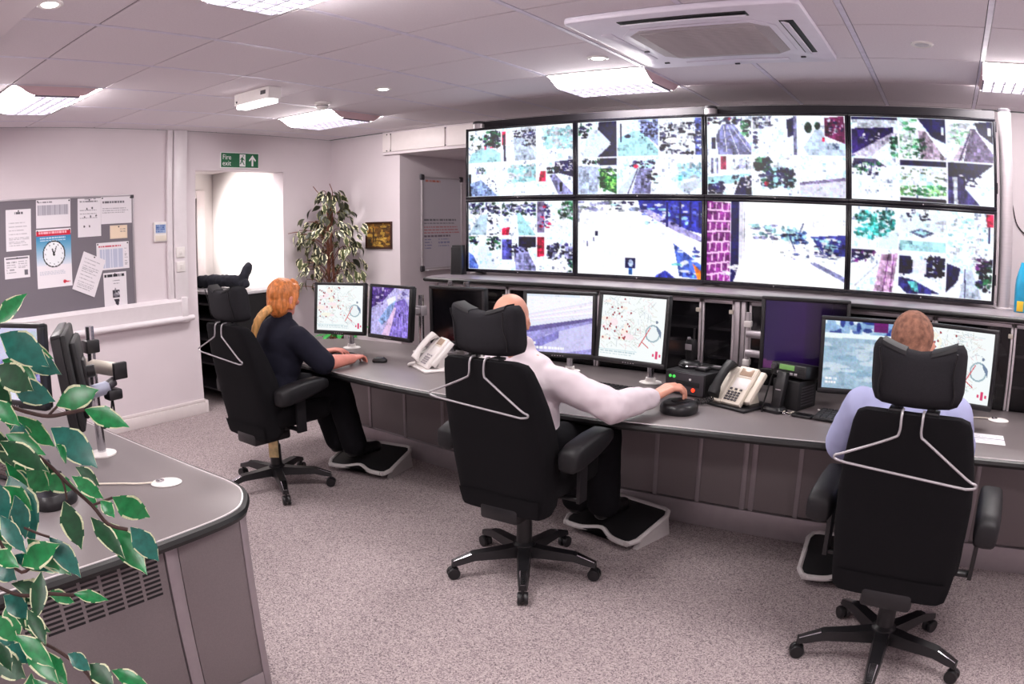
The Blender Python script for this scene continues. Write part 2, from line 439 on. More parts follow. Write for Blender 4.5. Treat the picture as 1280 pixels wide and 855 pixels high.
# ------------------------------------------------------------------ ceiling
g = G(); g.box((-3.28, -2.5, H + 0.006), (3.95, 4.4, H + 0.1))
ceil = struct(g, 'ceiling', M_gap, 'suspended ceiling of pale square tiles')
LUMS = [(-2.1, 0.9), (-2.1, 3.3), (0.3, 0.9), (0.3, 3.3), (2.7, 3.3), (2.7, 0.9), (0.3, -1.5), (-2.1, -1.5), (2.7, -1.5)]
tiles = {}
nx0, nx1, ny0, ny1 = -6, 7, -5, 8
for ix in range(nx0, nx1):
    for iy in range(ny0, ny1):
        x0, x1 = max(ix * 0.6, -3.28), min(ix * 0.6 + 0.6, 3.95); y0, y1 = max(iy * 0.6, -2.5), min(iy * 0.6 + 0.6, 4.355)
        if x1 - x0 < 0.03 or y1 - y0 < 0.03: continue
        if any(abs((x0 + x1) / 2 - lx) < 0.05 and abs((y0 + y1) / 2 - ly) < 0.05 for lx, ly in LUMS): continue
        w, d = round(x1 - x0, 3), round(y1 - y0, 3)
        if (w, d) not in tiles:
            tiles[(w, d)] = G().box((-w / 2 + 0.0145, -d / 2 + 0.0045, 0), (w / 2 - 0.0145, d / 2 - 0.0045, 0.02), 0.002, seg=1).mesh('ceiling_tile', M_ceil)
        inst(tiles[(w, d)], 'ceiling_tile', ceil, T((x0 + x1) / 2, (y0 + y1) / 2, H))
barm = G().box((-0.012, -2.5, H - 0.0008), (0.012, 4.355, H + 0.01)).mesh('grid_bar', M_bar)
for ix in range(-5, 7): inst(barm, 'grid_bar', ceil, T(ix * 0.6, 0, 0))

# recessed lights: curved white wings each side of a louvred tray that hangs a little below the tiles
wing = []
for k in range(9):
    t = k / 8; wing.append((-0.296 + 0.15 * t, -0.055 * (0.5 - 0.5 * math.cos(PI * t)) + 0.001))
g = G()
for a, b in zip(wing, wing[1:]): g.add_face([(-0.296, a[0], a[1]), (0.296, a[0], a[1]), (0.296, b[0], b[1]), (-0.296, b[0], b[1])])
bmesh.ops.remove_doubles(g.bm, verts=g.bm.verts, dist=1e-5)
me_wing = g.mesh('reflector', M_lampw, 60)
me_wing2 = me_wing.copy(); me_wing2.transform(Rz(PI))
P = [(y, z) for y, z in wing] + [(-y, z) for y, z in wing[::-1]]
g = G(); g.loft([[(-0.298, y, z) for y, z in P + [(0.296, 0.012), (-0.296, 0.012)]], [(-0.292, y, z) for y, z in P + [(0.296, 0.012), (-0.296, 0.012)]]])
me_end = g.mesh('end_plate', M_lampend)
g = G(); g.box((-0.29, -0.143, -0.04), (0.29, 0.143, -0.036)); me_diff = g.mesh('diffuser', M_lamp)
g = G()
for k in range(11): x = -0.29 + 0.058 * k; g.box((x - 0.0025, -0.146, -0.062), (x + 0.0025, 0.146, -0.04))
for k in range(5): y = -0.146 + 0.073 * k; g.box((-0.292, y - 0.0025, -0.062), (0.292, y + 0.0025, -0.04))
me_louv = g.mesh('louvre', mat('louvre_grey', rgb(120, 116, 128), .4))
g = G()
for lo, hi in (((-0.3, -0.3, -0.004), (0.3, -0.292, 0.01)), ((-0.3, 0.292, -0.004), (0.3, 0.3, 0.01)), ((-0.3, -0.3, -0.004), (-0.294, 0.3, 0.01)), ((0.294, -0.3, -0.004), (0.3, 0.3, 0.01))): g.box(lo, hi)
me_lfr = g.mesh('frame', M_white)
LN = ['recessed light panel above the pinboard, far left of the ceiling', 'recessed light panel over the corner ficus', 'recessed light panel cut off by the top edge of the picture',
      'recessed light panel in front of the video wall, beside the air conditioner', 'recessed light panel at the right edge above the video wall',
      'recessed light panel over the nearest chairs, out of the picture', 'recessed light panel behind the viewpoint, middle of three', 'recessed light panel behind the viewpoint, pinboard side', 'recessed light panel behind the viewpoint, right side']
for (x, y), lb in zip(LUMS, LN):
    t = thing('ceiling_light', lb, 'light', (x, y, H), 0, 'recessed ceiling lights')
    for me, nm in ((me_lfr, 'frame'), (me_wing, 'reflector'), (me_wing2, 'reflector'), (me_end, 'end_plate'), (me_diff, 'diffuser'), (me_louv, 'louvre')): inst(me, nm, t)
    inst(me_end, 'end_plate', t, T(0.59, 0, 0))

for (x, y, on, lb) in ((0.48, 2.72, 1, 'small lit downlight between the air conditioner and the light panel'), (-1.0, 2.73, 1, 'small lit downlight in the tiles left of the video wall'),
                       (2.1, 2.71, 0, 'small unlit downlight right of the air conditioner'), (-0.39, 0.29, 1, 'small lit downlight at the top left corner of the picture')):
    t = thing('downlight', lb, 'light', (x, y, H), 0, 'small ceiling downlights')
    G().lathe([(0.055, 0.0), (0.055, -0.004), (0.045, -0.008), (0.036, -0.004)], 24).obj('trim_ring', M_white, t)
    G().lathe([(0.036, -0.003), (0.03, -0.007), (0.0, -0.009)], 20).obj('lens', M_lamps if on else M_alu, t)
t = thing('smoke_detector', 'round white smoke detector on the ceiling beside a light panel', 'smoke detector', (-1.62, 2.78, H))
G().lathe([(0.055, 0), (0.055, -0.012), (0.045, -0.018)], 24).obj('base', M_white, t)
G().lathe([(0.04, -0.018), (0.042, -0.032), (0.034, -0.046), (0.0, -0.05)], 24).obj('head', M_white, t)
G().lathe([(0.043, -0.024), (0.0435, -0.028)], 24).obj('vent_ring', M_dark, t)
t = thing('emergency_light', 'small box shaped emergency light under the ceiling tiles', 'light', (-1.52, 2.14, H))
G().box((-0.18, -0.05, -0.075), (0.18, 0.05, 0), 0.006).obj('housing', M_white, t)
G().box((-0.165, -0.042, -0.098), (0.165, 0.042, -0.075), 0.008).obj('diffuser', M_lamps, t)
G().box((0.10, -0.0515, -0.045), (0.15, -0.05, -0.02)).obj('label_plate', M_dark, t)
G().cyl((-0.15, -0.0515, -0.055), (-0.15, -0.05, -0.055), 0.008, n=10).obj('test_lamp', M_dark, t)

# air conditioning cassette
t = thing('air_conditioner', 'white ceiling cassette air conditioner with square grey grille', 'air conditioner', (1.175, 2.47, H))
c = 0.49
M_ac = mat('ac_white', rgb(228, 222, 236), 0.4, var=0.02)
G().prism(rrect(.98, .98, .04, 4), -.03, 0, .01).obj('fascia', M_ac, t)
for rz in (0, 1):
    G().box((-.27, -.425, -.033), (.27, -.365, -.0295), .001, Rz(rz * PI / 2)).obj('outlet_slot', M_black2, t)
    G().box((-.262, -.018, -.004), (.262, .018, .002), .002, Rz(rz * PI / 2) @ T(0, -.388, -.036) @ Rx(.35)).obj('flap', M_ac, t)
for rz in (2, 3): G().box((-.262, -.42, -.034), (.262, -.37, -.0295), .002, Rz(rz * PI / 2)).obj('flap', M_ac, t)
G().prism([(-.34, -.21), (-.27, -.30), (.27, -.30), (.34, -.21), (.34, .21), (.27, .30), (-.27, .30), (-.34, .21)], -.034, -.0295, .002).obj('grille_frame', M_ac, t)
g = G(); g.prism([(-0.31, -0.2), (-0.24, -0.27), (0.24, -0.27), (0.31, -0.2), (0.31, 0.2), (0.24, 0.27), (-0.24, 0.27), (-0.31, 0.2)], -0.038, -0.03, 0.003)
gr = g.obj('grille', mat('ac_grille', rgb(176, 168, 172), 0.7, var=0.1, scale=300), t)
slm = G().box((-0.255, -0.003, -0.0415), (0.255, 0.003, -0.037)).mesh('grille_slat', mat('ac_slat', rgb(196, 188, 190), 0.6))
for k in range(25): inst(slm, 'grille_slat', gr, T(0, -0.228 + 0.019 * k, 0))
for (x, y) in ((-0.36, 0.1), (-0.36, 0.36), (0.34, 0.36), (-0.02, 0.46)): G().box((x - 0.012, y - 0.006, -0.036), (x + 0.012, y + 0.006, -0.03)).obj('clip', M_dark, t)

# unseen spotlight, added to flood the hall wall with light
t = thing('added_hall_spotlight', 'ceiling spotlight hidden behind the door wall that floods the hall wall', 'light', (-3.92, 2.55, 2.155))
G().lathe([(.05, 0), (.05, -.012), (.012, -.016), (.012, -.05), (.0, -.05)], 20).obj('mount', M_white, t)
_l = bpy.data.lights.new('added_hall_spot', 'SPOT'); _l.energy = 330; _l.spot_size = 1.16; _l.spot_blend = 1.0; _l.shadow_soft_size = .12; _l.color = (1, .95, .92)
_o = bpy.data.objects.new('lamp', _l); COL.objects.link(_o); _o.parent = t; _o.location = (0, .06, -.12)
_d = Vector((-3.82, 3.785, 1.55)) - Vector((-3.92, 2.61, 2.035)); _o.rotation_euler = _d.to_track_quat('-Z', 'Y').to_euler()
_q = _d.to_track_quat('Z', 'Y').to_matrix().to_4x4()
G().lathe([(.03, -.1), (.045, -.09), (.05, .0), (.046, .0), (.04, -.08), (.0, -.085)], 20, T(0, .04, -.08) @ _q).obj('housing', M_white, t)
# ------------------------------------------------------------------ video wall: eight displays in two rows
Wc, Cy, Nv, Gy, Gn, Rd, Pu, Kk = (255, 255, 255), (190, 232, 240), (34, 28, 78), (150, 150, 190), (70, 130, 96), (190, 50, 90), (120, 60, 130), (14, 12, 30)
Lb, Lg, Tq, Dg = (214, 226, 246), (200, 204, 216), (120, 200, 206), (40, 70, 60)
DK = [Nv, Kk, (60, 60, 90)]
def cell(p, v, ops, seed):
    p.view(*v); p.rect(0, 0, 1, 1, (246, 250, 255))
    for k, o in enumerate(ops):
        f, a = o[0], o[1:]
        if f == 'p': p.poly(a[0], a[1])
        elif f == 'r': p.rect(*a)
        elif f == 'l': p.line(*a)
        elif f == 'b': p.blobs(*a[:4], int(a[4] * 2.2), a[5] * .8, a[6], seed * 31 + k, a[7] if len(a) > 7 else 1.0)
        elif f == 'e': p.ell(*a)
road = lambda x0, x1, x2, x3, c=Gy, t=0.25: ('p', [(x0, t), (x1, t), (x2, 1), (x3, 1)], c)
TREE = [Dg, Gn, Kk, Nv]
A = {}   # scenes of the multi camera screens: three by two cells each
A['tl1'] = [
 [('b', 0, .1, .5, .6, 26, .05, [Lg, Dg, Wc]), ('b', .5, .05, 1, .55, 40, .07, TREE), ('p', [(.1, .7), (.6, .5), (1, .75), (1, 1), (0, 1)], Cy), ('b', .45, .5, .75, .6, 6, .03, [Rd])],
 [('p', [(.35, .3), (.6, .25), (1, .8), (1, 1), (.4, 1)], (196, 208, 228)), ('p', [(.55, 0), (1, 0), (1, .7), (.6, .3)], Lg), ('b', .6, .1, 1, .6, 20, .05, DK), ('r', 0, .1, .12, .5, Rd), ('l', .06, .2, .1, 1, .06, Nv), ('b', .3, .1, .7, .3, 12, .04, DK)],
 [('b', .25, .1, 1, .7, 70, .08, [Cy, (170, 215, 225), Lg])],
 [('b', .2, .1, .5, .35, 14, .04, [Dg, Gy]), ('p', [(0, .3), (.08, .3), (.1, 1), (0, 1)], Kk), ('p', [(.05, .6), (.4, .5), (.9, 1), (.1, 1)], (170, 190, 235)), ('b', .5, .4, .9, .9, 8, .03, DK)],
 [('b', .2, .1, 1, .6, 60, .08, [Cy, (160, 210, 220), Lg])],
 [('p', [(.5, .05), (1, .0), (1, .5), (.5, .35)], Nv), ('b', .55, .05, 1, .35, 14, .035, [Wc]), ('p', [(.1, .3), (.25, .3), (.25, .6), (.05, .6)], Rd), ('p', [(.35, .45), (.5, .4), (1, 1), (.6, 1)], Gy), ('b', .3, .2, .6, .4, 12, .05, TREE), ('r', .62, .65, .7, .9, Kk)]]
A['bl1'] = [
 [('b', 0, 0, 1, .35, 36, .07, [Lg, Gy, Nv, Dg]), ('p', [(.35, .4), (.6, .35), (.55, 1), (0, 1)], (205, 225, 240)), ('b', .5, .4, 1, 1, 8, .04, DK)],
 [('b', 0, .05, 1, .4, 46, .06, [Dg, Nv, Gy]), ('p', [(.45, .35), (.55, .35), (1, 1), (.5, 1)], Cy), ('p', [(0, .8), (.25, .75), (.2, 1), (0, 1)], Rd)],
 [('r', 0, 0, .2, .9, (130, 120, 150)), ('b', .1, .1, .35, .8, 18, .06, [Rd, Nv, Gy]), ('b', .6, 0, 1, .5, 36, .07, [Gn, Dg, Lg]), ('b', .4, .5, .9, .9, 8, .03, [Lg])],
 [('b', 0, 0, .4, .3, 14, .06, TREE), ('b', .6, 0, 1, .4, 20, .06, TREE), ('p', [(0, .5), (.15, .6), (.35, 1), (0, 1)], (110, 130, 200)), ('p', [(.3, .3), (.6, .3), (.9, 1), (.3, 1)], (232, 240, 250))],
 [('r', .5, 0, 1, .3, Nv), ('p', [(.35, .3), (.7, .3), (1, .9), (1, 1), (.4, 1)], Gy), ('r', 0, .1, .3, .7, (100, 100, 170)), ('b', .2, .2, .8, .45, 16, .05, DK), ('r', .1, .75, .4, 1, Wc)],
 [('p', [(0, 0), (.2, 0), (.2, .55), (0, .6)], Rd), ('b', .3, .2, 1, .7, 40, .07, DK + [Gy]), ('p', [(.3, .7), (.7, .6), (1, .95), (.5, 1)], Wc), ('b', .9, .5, 1, 1, 10, .05, TREE)]]
A['t2'] = [
 [('b', 0, 0, .35, .45, 16, .06, TREE), ('p', [(.55, 0), (1, 0), (1, 1), (.5, 1), (.85, .65), (.5, .35)], Nv), ('p', [(.3, .2), (.5, .2), (.85, .6), (.5, 1), (.1, 1)], (232, 240, 252))],
 [('p', [(.0, .5), (.4, .3), (.6, .3), (1, .85), (1, 1), (0, 1)], Cy), ('p', [(.5, 0), (1, 0), (1, .75), (.6, .35)], (150, 160, 200)), ('b', .55, .05, 1, .5, 30, .04, DK), ('l', .08, .1, .08, .6, .04, Nv), ('e', .25, .45, .08, .05, Nv)],
 [('b', 0, .1, .85, .95, 60, .06, DK + [Wc, Lg]), ('r', .84, 0, 1, 1, (90, 100, 160)), ('b', .86, .1, 1, .9, 12, .05, [Wc, Nv]), ('e', .3, .6, .18, .08, Wc)],
 [('p', [(0, .2), (.6, .25), (.5, 1), (0, 1)], (190, 200, 225)), ('r', .55, 0, 1, .2, Nv), ('p', [(.6, .3), (1, .6), (1, 1), (.55, .8)], (46, 120, 60)), ('b', .55, .3, 1, .9, 40, .06, [(36, 100, 50), (150, 200, 120), Dg]), ('b', .1, 0, .6, .15, 14, .05, TREE)],
 [('p', [(.5, .3), (.85, .3), (.8, 1), (.35, 1)], Gy), ('p', [(0, .9), (.5, .3), (.55, .3), (.2, 1), (0, 1)], (220, 230, 245)), ('b', .35, .1, .9, .3, 20, .05, DK + [Cy]), ('b', .7, .4, 1, .7, 14, .05, [Kk, Wc]), ('e', .45, .25, .06, .05, Rd), ('l', .5, .3, .25, 1, .02, Nv)],
 [('b', .45, .2, 1, .6, 50, .07, [Cy, (150, 190, 215), Lg]), ('p', [(.4, .8), (1, .55), (1, .8), (.6, 1)], (214, 224, 240)), ('r', .45, .5, .53, .65, Tq)]]
A['t3'] = [
 [('p', [(.35, .2), (.6, .2), (1, .8), (1, 1), (.25, 1), (.2, .5)], (132, 134, 178)), ('l', .38, .25, .45, 1, .015, Wc), ('l', .47, .25, .72, 1, .015, Wc), ('l', .54, .22, .95, .9, .015, Wc), ('b', 0, 0, .8, .18, 20, .06, DK + [Rd]), ('b', .8, .1, 1, .5, 16, .06, TREE), ('r', .1, .55, .18, .85, Nv)],
 [('p', [(0, 0), (.4, 0), (.4, .3), (0, .35)], Lg), ('b', 0, 0, .4, .3, 14, .05, DK), ('p', [(.75, .1), (.9, .05), (.9, .5), (.78, .55)], Nv), ('r', .9, 0, .98, 1, (120, 120, 150)), ('b', 0, .4, .1, .9, 6, .06, DK)],
 [('p', [(.1, .8), (.35, .35), (.5, .35), (.6, .7), (1, .7), (1, 1), (.2, 1)], (206, 220, 240)), ('p', [(.55, .05), (.98, 0), (1, .7), (.55, .5)], (120, 54, 96)), ('b', .6, .1, .95, .5, 14, .04, [Lg, Nv]), ('e', .2, .3, .08, .14, Dg), ('e', .4, .25, .06, .1, Dg), ('r', .5, .55, .55, .65, Rd)],
 [('r', .08, .05, .14, .45, Gy), ('r', .2, .05, .25, .45, Gy), ('r', .3, 0, .42, .35, (160, 70, 100)), ('b', .6, .1, 1, .35, 12, .05, [Lg, Gy]), ('p', [(.0, .55), (.9, .45), (1, .5), (.6, .7), (0, .75)], Cy), ('p', [(.6, 1), (.75, .55), (1, .5), (1, 1)], Nv), ('b', 0, .65, .35, 1, 20, .07, DK), ('b', .55, .5, 1, .8, 14, .05, DK + [Wc])],
 [('b', 0, .05, .4, .35, 22, .08, TREE), ('b', .2, .3, .9, .8, 60, .07, DK + [Dg, Cy]), ('p', [(0, .5), (.1, .45), (.25, 1), (.05, 1)], Wc), ('e', .3, .7, .05, .05, Rd), ('b', .5, .0, 1, .3, 12, .05, [Lg, Wc]), ('e', .5, .6, .06, .08, Cy)],
 [('p', [(0, .65), (1, .5), (1, .58), (0, .72)], (150, 140, 176)), ('p', [(0, .72), (1, .58), (1, 1), (0, 1)], (226, 226, 242)), ('l', .2, 1, .5, .75, .03, Lg)]]
A['t4'] = [
 [('p', [(0, .05), (1, .05), (.95, .25), (.1, .35)], Lg), ('p', [(0, .3), (.9, .25), (.9, .4), (.2, .9), (0, 1)], (58, 44, 98)), ('p', [(.0, .95), (.85, .4), (1, .4), (.4, 1)], (206, 200, 222)), ('r', 0, 0, 1, .06, Nv), ('b', .85, .5, 1, .95, 12, .06, [Gn, Dg]), ('b', .2, .4, .6, .6, 5, .04, Lg and [Lg, Wc])],
 [('b', 0, 0, .35, 1, 40, .06, [(190, 226, 200), Lg, Gn]), ('p', [(.4, .0), (1, 0), (1, .6), (.7, .45)], Nv), ('p', [(.4, .3), (.55, .3), (1, 1), (.45, 1)], (196, 180, 200)), ('b', .35, .5, .55, 1, 14, .05, [Gn, Dg]), ('r', .9, .2, .95, .4, Wc)],
 [('p', [(.5, .2), (.6, .2), (1, .8), (1, 1), (.35, 1)], (132, 120, 150)), ('p', [(.5, .25), (.55, .25), (.3, 1), (.1, 1)], (214, 200, 220)), ('b', 0, .1, .45, .6, 24, .06, [(170, 220, 190), Lg]), ('p', [(.6, .05), (1, 0), (1, .55), (.7, .3)], Nv), ('r', .88, .15, .95, .35, Wc), ('l', .5, .3, .25, 1, .025, Nv)],
 [('p', [(.05, 0), (.5, .0), (.75, .2), (.3, .1), (0, .2)], (90, 84, 110)), ('b', 0, .1, .6, .4, 26, .05, [Gn, Gy, Nv]), ('r', .2, .1, .23, .3, Nv), ('r', .4, .1, .43, .3, Nv)],
 [('r', 0, 0, 1, .14, Nv), ('b', 0, .2, 1, .5, 24, .04, [(120, 140, 120), Lg]), ('b', 0, .6, 1, .85, 50, .05, [(160, 210, 150), Gn]), ('p', [(0, .9), (1, .92), (1, 1), (0, 1)], (50, 40, 60))],
 [('p', [(0, 0), (1, 0), (.6, .35), (0, .35)], Nv), ('p', [(0, .35), (.5, .35), (.35, .6), (.7, 1), (0, 1)], (76, 70, 120)), ('p', [(.1, .35), (.2, .35), (.22, 1), (.14, 1)], Lg), ('b', .3, .3, .7, .55, 14, .05, DK + [Wc]), ('r', .35, .35, .38, .6, Kk)]]
A['b4'] = [
 [('b', .1, .1, .9, .75, 110, .06, [(90, 190, 190), (60, 150, 150), (40, 110, 100), Cy]), ('p', [(.6, .8), (1, .5), (1, 1), (.6, 1)], (232, 246, 250))],
 [('r', 0, .1, 1, .55, (236, 244, 250)), ('b', .15, .0, .65, .25, 10, .04, DK), ('p', [(.2, .55), (.45, .45), (.75, .55), (.5, .68)], (110, 120, 150)), ('p', [(.3, .55), (.45, .5), (.63, .55), (.5, .61)], Cy), ('p', [(0, .75), (1, .75), (1, 1), (0, 1)], Cy), ('p', [(.75, .3), (1, .2), (1, .5), (.8, .5)], Lg)],
 [('b', 0, .1, .9, 1, 26, .05, [Cy, Lg, (150, 200, 210)]), ('p', [(.82, 0), (1, 0), (1, .3), (.85, .3)], Rd), ('r', .88, .3, .92, .7, Nv)],
 [('p', [(0, 0), (.5, 0), (.4, .2), (0, .35)], Nv), ('b', 0, .05, .5, .3, 10, .05, [Wc, Pu]), ('p', [(.65, .1), (1, .05), (.9, 1), (.5, 1)], (206, 176, 206)), ('l', .8, .1, .7, 1, .02, Pu), ('l', .92, .1, .85, 1, .02, Pu), ('l', .6, .3, .1, .9, .03, Lg)],
 [('p', [(.0, .1), (.25, .1), (.3, .45), (0, .5)], Nv), ('b', .55, .1, 1, .55, 40, .07, [Nv, Kk]), ('b', 0, .2, .3, .5, 16, .06, [Nv, Kk]), ('p', [(0, .6), (.3, .65), (.9, .95), (.2, 1), (0, .8)], (70, 70, 130)), ('p', [(.2, .7), (.4, .7), (.45, .95), (.3, .9)], Tq), ('r', .3, .15, .6, .5, (236, 236, 246))],
 [('p', [(.0, .2), (.3, .3), (.25, .6), (0, .9)], Nv), ('p', [(.42, .3), (.55, .3), (.8, 1), (.3, 1)], (205, 214, 232)), ('b', .7, .1, 1, .8, 44, .07, TREE), ('b', .55, 0, 1, .3, 16, .05, [Nv, Pu, Lg]), ('l', .4, .3, .42, 1, .02, Nv)]]
def multi(key, seed):
    p = Pic(168, 96, (250, 252, 255))
    for i in range(6):
        cx, cy = i % 3, i // 3
        v = (cx / 3 + .004, cy / 2 + .008, cx / 3 + 1 / 3 - .004, cy / 2 + .5 - .008)
        cell(p, v, A[key][i], seed * 7 + i)
    return p.photo(seed).grain(5, seed)
def big2():
    p = Pic(168, 96, (252, 254, 255))
    p.poly([(.3, .08), (.5, .05), (1, .55), (1, 1), (0, 1), (0, .25)], (252, 253, 255))
    p.poly([(.5, 0), (1, 0), (1, .42), (.78, .34), (.52, .14)], (70, 76, 168)); p.poly([(.48, .12), (.6, .13), (1, .47), (1, .53), (.8, .4)], (178, 172, 220))
    p.blobs(.55, .05, 1, .3, 60, .022, [Nv, Wc, (110, 120, 200), Cy], 5); 
    for x in (.72, .82, .9, .97): p.rect(x, .02, x + .018, .34, (36, 34, 110))
    p.blobs(0, .02, .28, .16, 50, .025, [Lg, Gy, (120, 130, 130), Wc], 6); p.rect(0, .1, .02, .3, Lg)
    p.blobs(.3, .03, .55, .12, 16, .02, [Lg, Cy, Nv], 9); p.ell(.47, .12, .045, .03, (160, 170, 200)); p.ell(.37, .14, .03, .018, Lg)
    p.rect(.4, .76, .485, .9, (36, 40, 96)); p.rect(.43, .9, .46, .98, (60, 110, 170)); p.ell(.445, .83, .02, .05, (200, 214, 240)); p.rect(.15, .42, .175, .48, Nv); p.rect(.08, .55, .09, .62, Gy); p.rect(.13, .5, .14, .55, Gy)
    p.poly([(.78, .55), (1, .82), (1, 1), (.83, .97)], (96, 120, 200)); p.blobs(.8, .6, .96, .96, 22, .025, [Tq, (60, 70, 150), Wc], 3); p.poly([(.93, .8), (1, .9), (1, 1), (.97, 1)], (236, 140, 70)); p.poly([(.64, .98), (.72, .9), (.8, 1), (.64, 1)], (80, 90, 190))
    return p.photo(12, .16, .03).grain(4, 2)
def big3():
    p = Pic(168, 96, (252, 253, 255))
    p.poly([(0, 0), (.17, .02), (.17, 1), (0, 1)], (150, 74, 150))
    for k in range(9): y = .02 + k * .125; p.line(0, y + .05 * (k - 4) / 4, .17, y - .02, .022, (252, 220, 250))
    for k in range(9):
        for j in range(4): x = .025 + .045 * j + (.02 if k % 2 else 0); p.line(x, .02 + k * .125, x - .004, .13 + k * .125, .01, (250, 214, 246))
    p.poly([(.18, 0), (.24, 0), (.24, 1), (.18, 1)], (40, 36, 96)); p.poly([(.24, 0), (.265, 0), (.27, 1), (.25, 1)], (228, 226, 240)); p.blobs(.12, .78, .28, .98, 24, .02, [Wc, Lg], 4); p.rect(.275, .1, .28, .95, (190, 186, 210))
    p.blobs(.32, .28, .6, .45, 40, .022, [Cy, Gy, (120, 160, 170)], 8); p.blobs(.55, .32, .72, .5, 40, .024, [(90, 120, 170), Nv, Cy], 11)
    p.poly([(.75, .4), (1, .36), (1, .62), (.85, .6)], (74, 78, 150)); p.poly([(.86, .42), (.93, .5), (.9, .6), (.85, .58)], (150, 190, 205)); p.blobs(.78, .42, 1, .62, 26, .022, [Nv, Wc, Cy], 12)
    for a, b, c, d in ((.66, .42, .7, .24), (.6, .4, .64, .56), (.77, .4, .83, .6), (.9, .42, .87, .62)): p.line(a, b, c, d, .008, (60, 70, 120))
    p.blobs(.55, .52, .98, .72, 30, .016, [Lg, Gy, (90, 100, 150)], 13); p.poly([(.78, .7), (1, .86), (1, .92), (.76, .73)], (150, 152, 190)); p.poly([(.3, .5), (.75, .75), (1, 1), (.2, 1)], (254, 254, 255))
    return p.photo(13, .16, .03).grain(4, 3)
PICS = [[multi('tl1', 1), multi('t2', 2), multi('t3', 3), multi('t4', 4)], [multi('bl1', 5), big2(), big3(), multi('b4', 6)]]
SW, SH, SX, SZ, SY = 0.866, 0.503, -0.975, 1.218, 3.55
g = G()
for lo, hi in (((-SW / 2 + .001, 0, -SH / 2 + .001), (SW / 2 - .001, 0.045, -SH / 2 + .022)), ((-SW / 2 + .001, 0, SH / 2 - .018), (SW / 2 - .001, 0.045, SH / 2 - .001)),
               ((-SW / 2 + .001, 0, -SH / 2 + .02), (-SW / 2 + .017, 0.045, SH / 2 - .016)), ((SW / 2 - .017, 0, -SH / 2 + .02), (SW / 2 - .001, 0.045, SH / 2 - .016))): g.box(lo, hi, 0.003)
me_bez = g.mesh('bezel', mat('bezel_gloss', rgb(16, 15, 26), 0.22, var=0.1))
me_bk = G().box((-SW / 2 + .012, 0.02, -SH / 2 + .012), (SW / 2 - .012, 0.075, SH / 2 - .012), 0.006).mesh('back_cover', M_black2)
me_led = G().cyl((0, -0.0015, -SH / 2 + 0.01), (0, 0.001, -SH / 2 + 0.01), 0.004, n=8).mesh('badge', M_silver)
rows = ('upper row of the video wall', 'lower row of the video wall')
cols = ('leftmost display', 'second display from the left', 'third display from the left', 'rightmost display')
shows = ((', six camera pictures',) * 4, (', six camera pictures', ', one shopping street', ', brick wall edge', ', six camera pictures'))
for r_ in range(2):
    for c_ in range(4):
        t = thing('video_wall_display', f'{cols[c_]} in the {rows[r_]}{shows[r_][c_]}', 'display', (SX + SW * (c_ + .5), SY, SZ + SH * (1.5 - r_)), 0, 'displays of the video wall')
        inst(me_bez, 'bezel', t); inst(me_bk, 'back_cover', t); inst(me_led, 'badge', t)
        inst(PICS[r_][c_].mesh('screen', SW - 0.033, SH - 0.039, M_scrw), 'screen', t, T(0, 0.012, 0.002))
for x, lb in ((-0.945, 'silver post at the left end of the video wall'), (0.765, 'silver post in the middle behind the video wall'), (2.548, 'thick silver post at the right end of the video wall')):
    t = thing('display_post', lb, 'post', (x, 3.665 if x < 2 else 3.6, 1.2), 0, 'posts of the video wall')
    G().cyl((0, 0, 0.008), (0, 0, 1.075), 0.04, n=24).obj('tube', M_alu, t)
    G().lathe([(0.06, 0), (0.06, 0.006), (0.042, 0.012)], 24).obj('foot_plate', M_alu, t)
    G().lathe([(0.042, 1.07), (0.042, 1.085), (0.03, 1.09), (0.0, 1.09)], 24).obj('cap', M_dark, t)
for z, lb in ((1.35, 'lowest dark mounting rail behind the video wall'), (1.85, 'middle dark mounting rail behind the video wall'), (2.19, 'top dark mounting rail behind the video wall')):
    g = G(); g.box((-0.95, 3.628 + 0.0, z - 0.03), (2.5, 3.66 - 0.036, z + 0.03), 0.004); tag(g.obj('mounting_rail', M_dark), lb, 'rail', 'video wall rails')

G().box((-0.955, 3.712, 1.24), (2.50, 3.735, 2.295), .004).obj('shade_band_panel', mat('shade_band_grey', rgb(50, 46, 52), .6)); tag(bpy.data.objects['shade_band_panel'], 'dark grey backing panel rising above the video wall displays', 'panel')  # added panel; its dark grey stands in for shade on the soffit
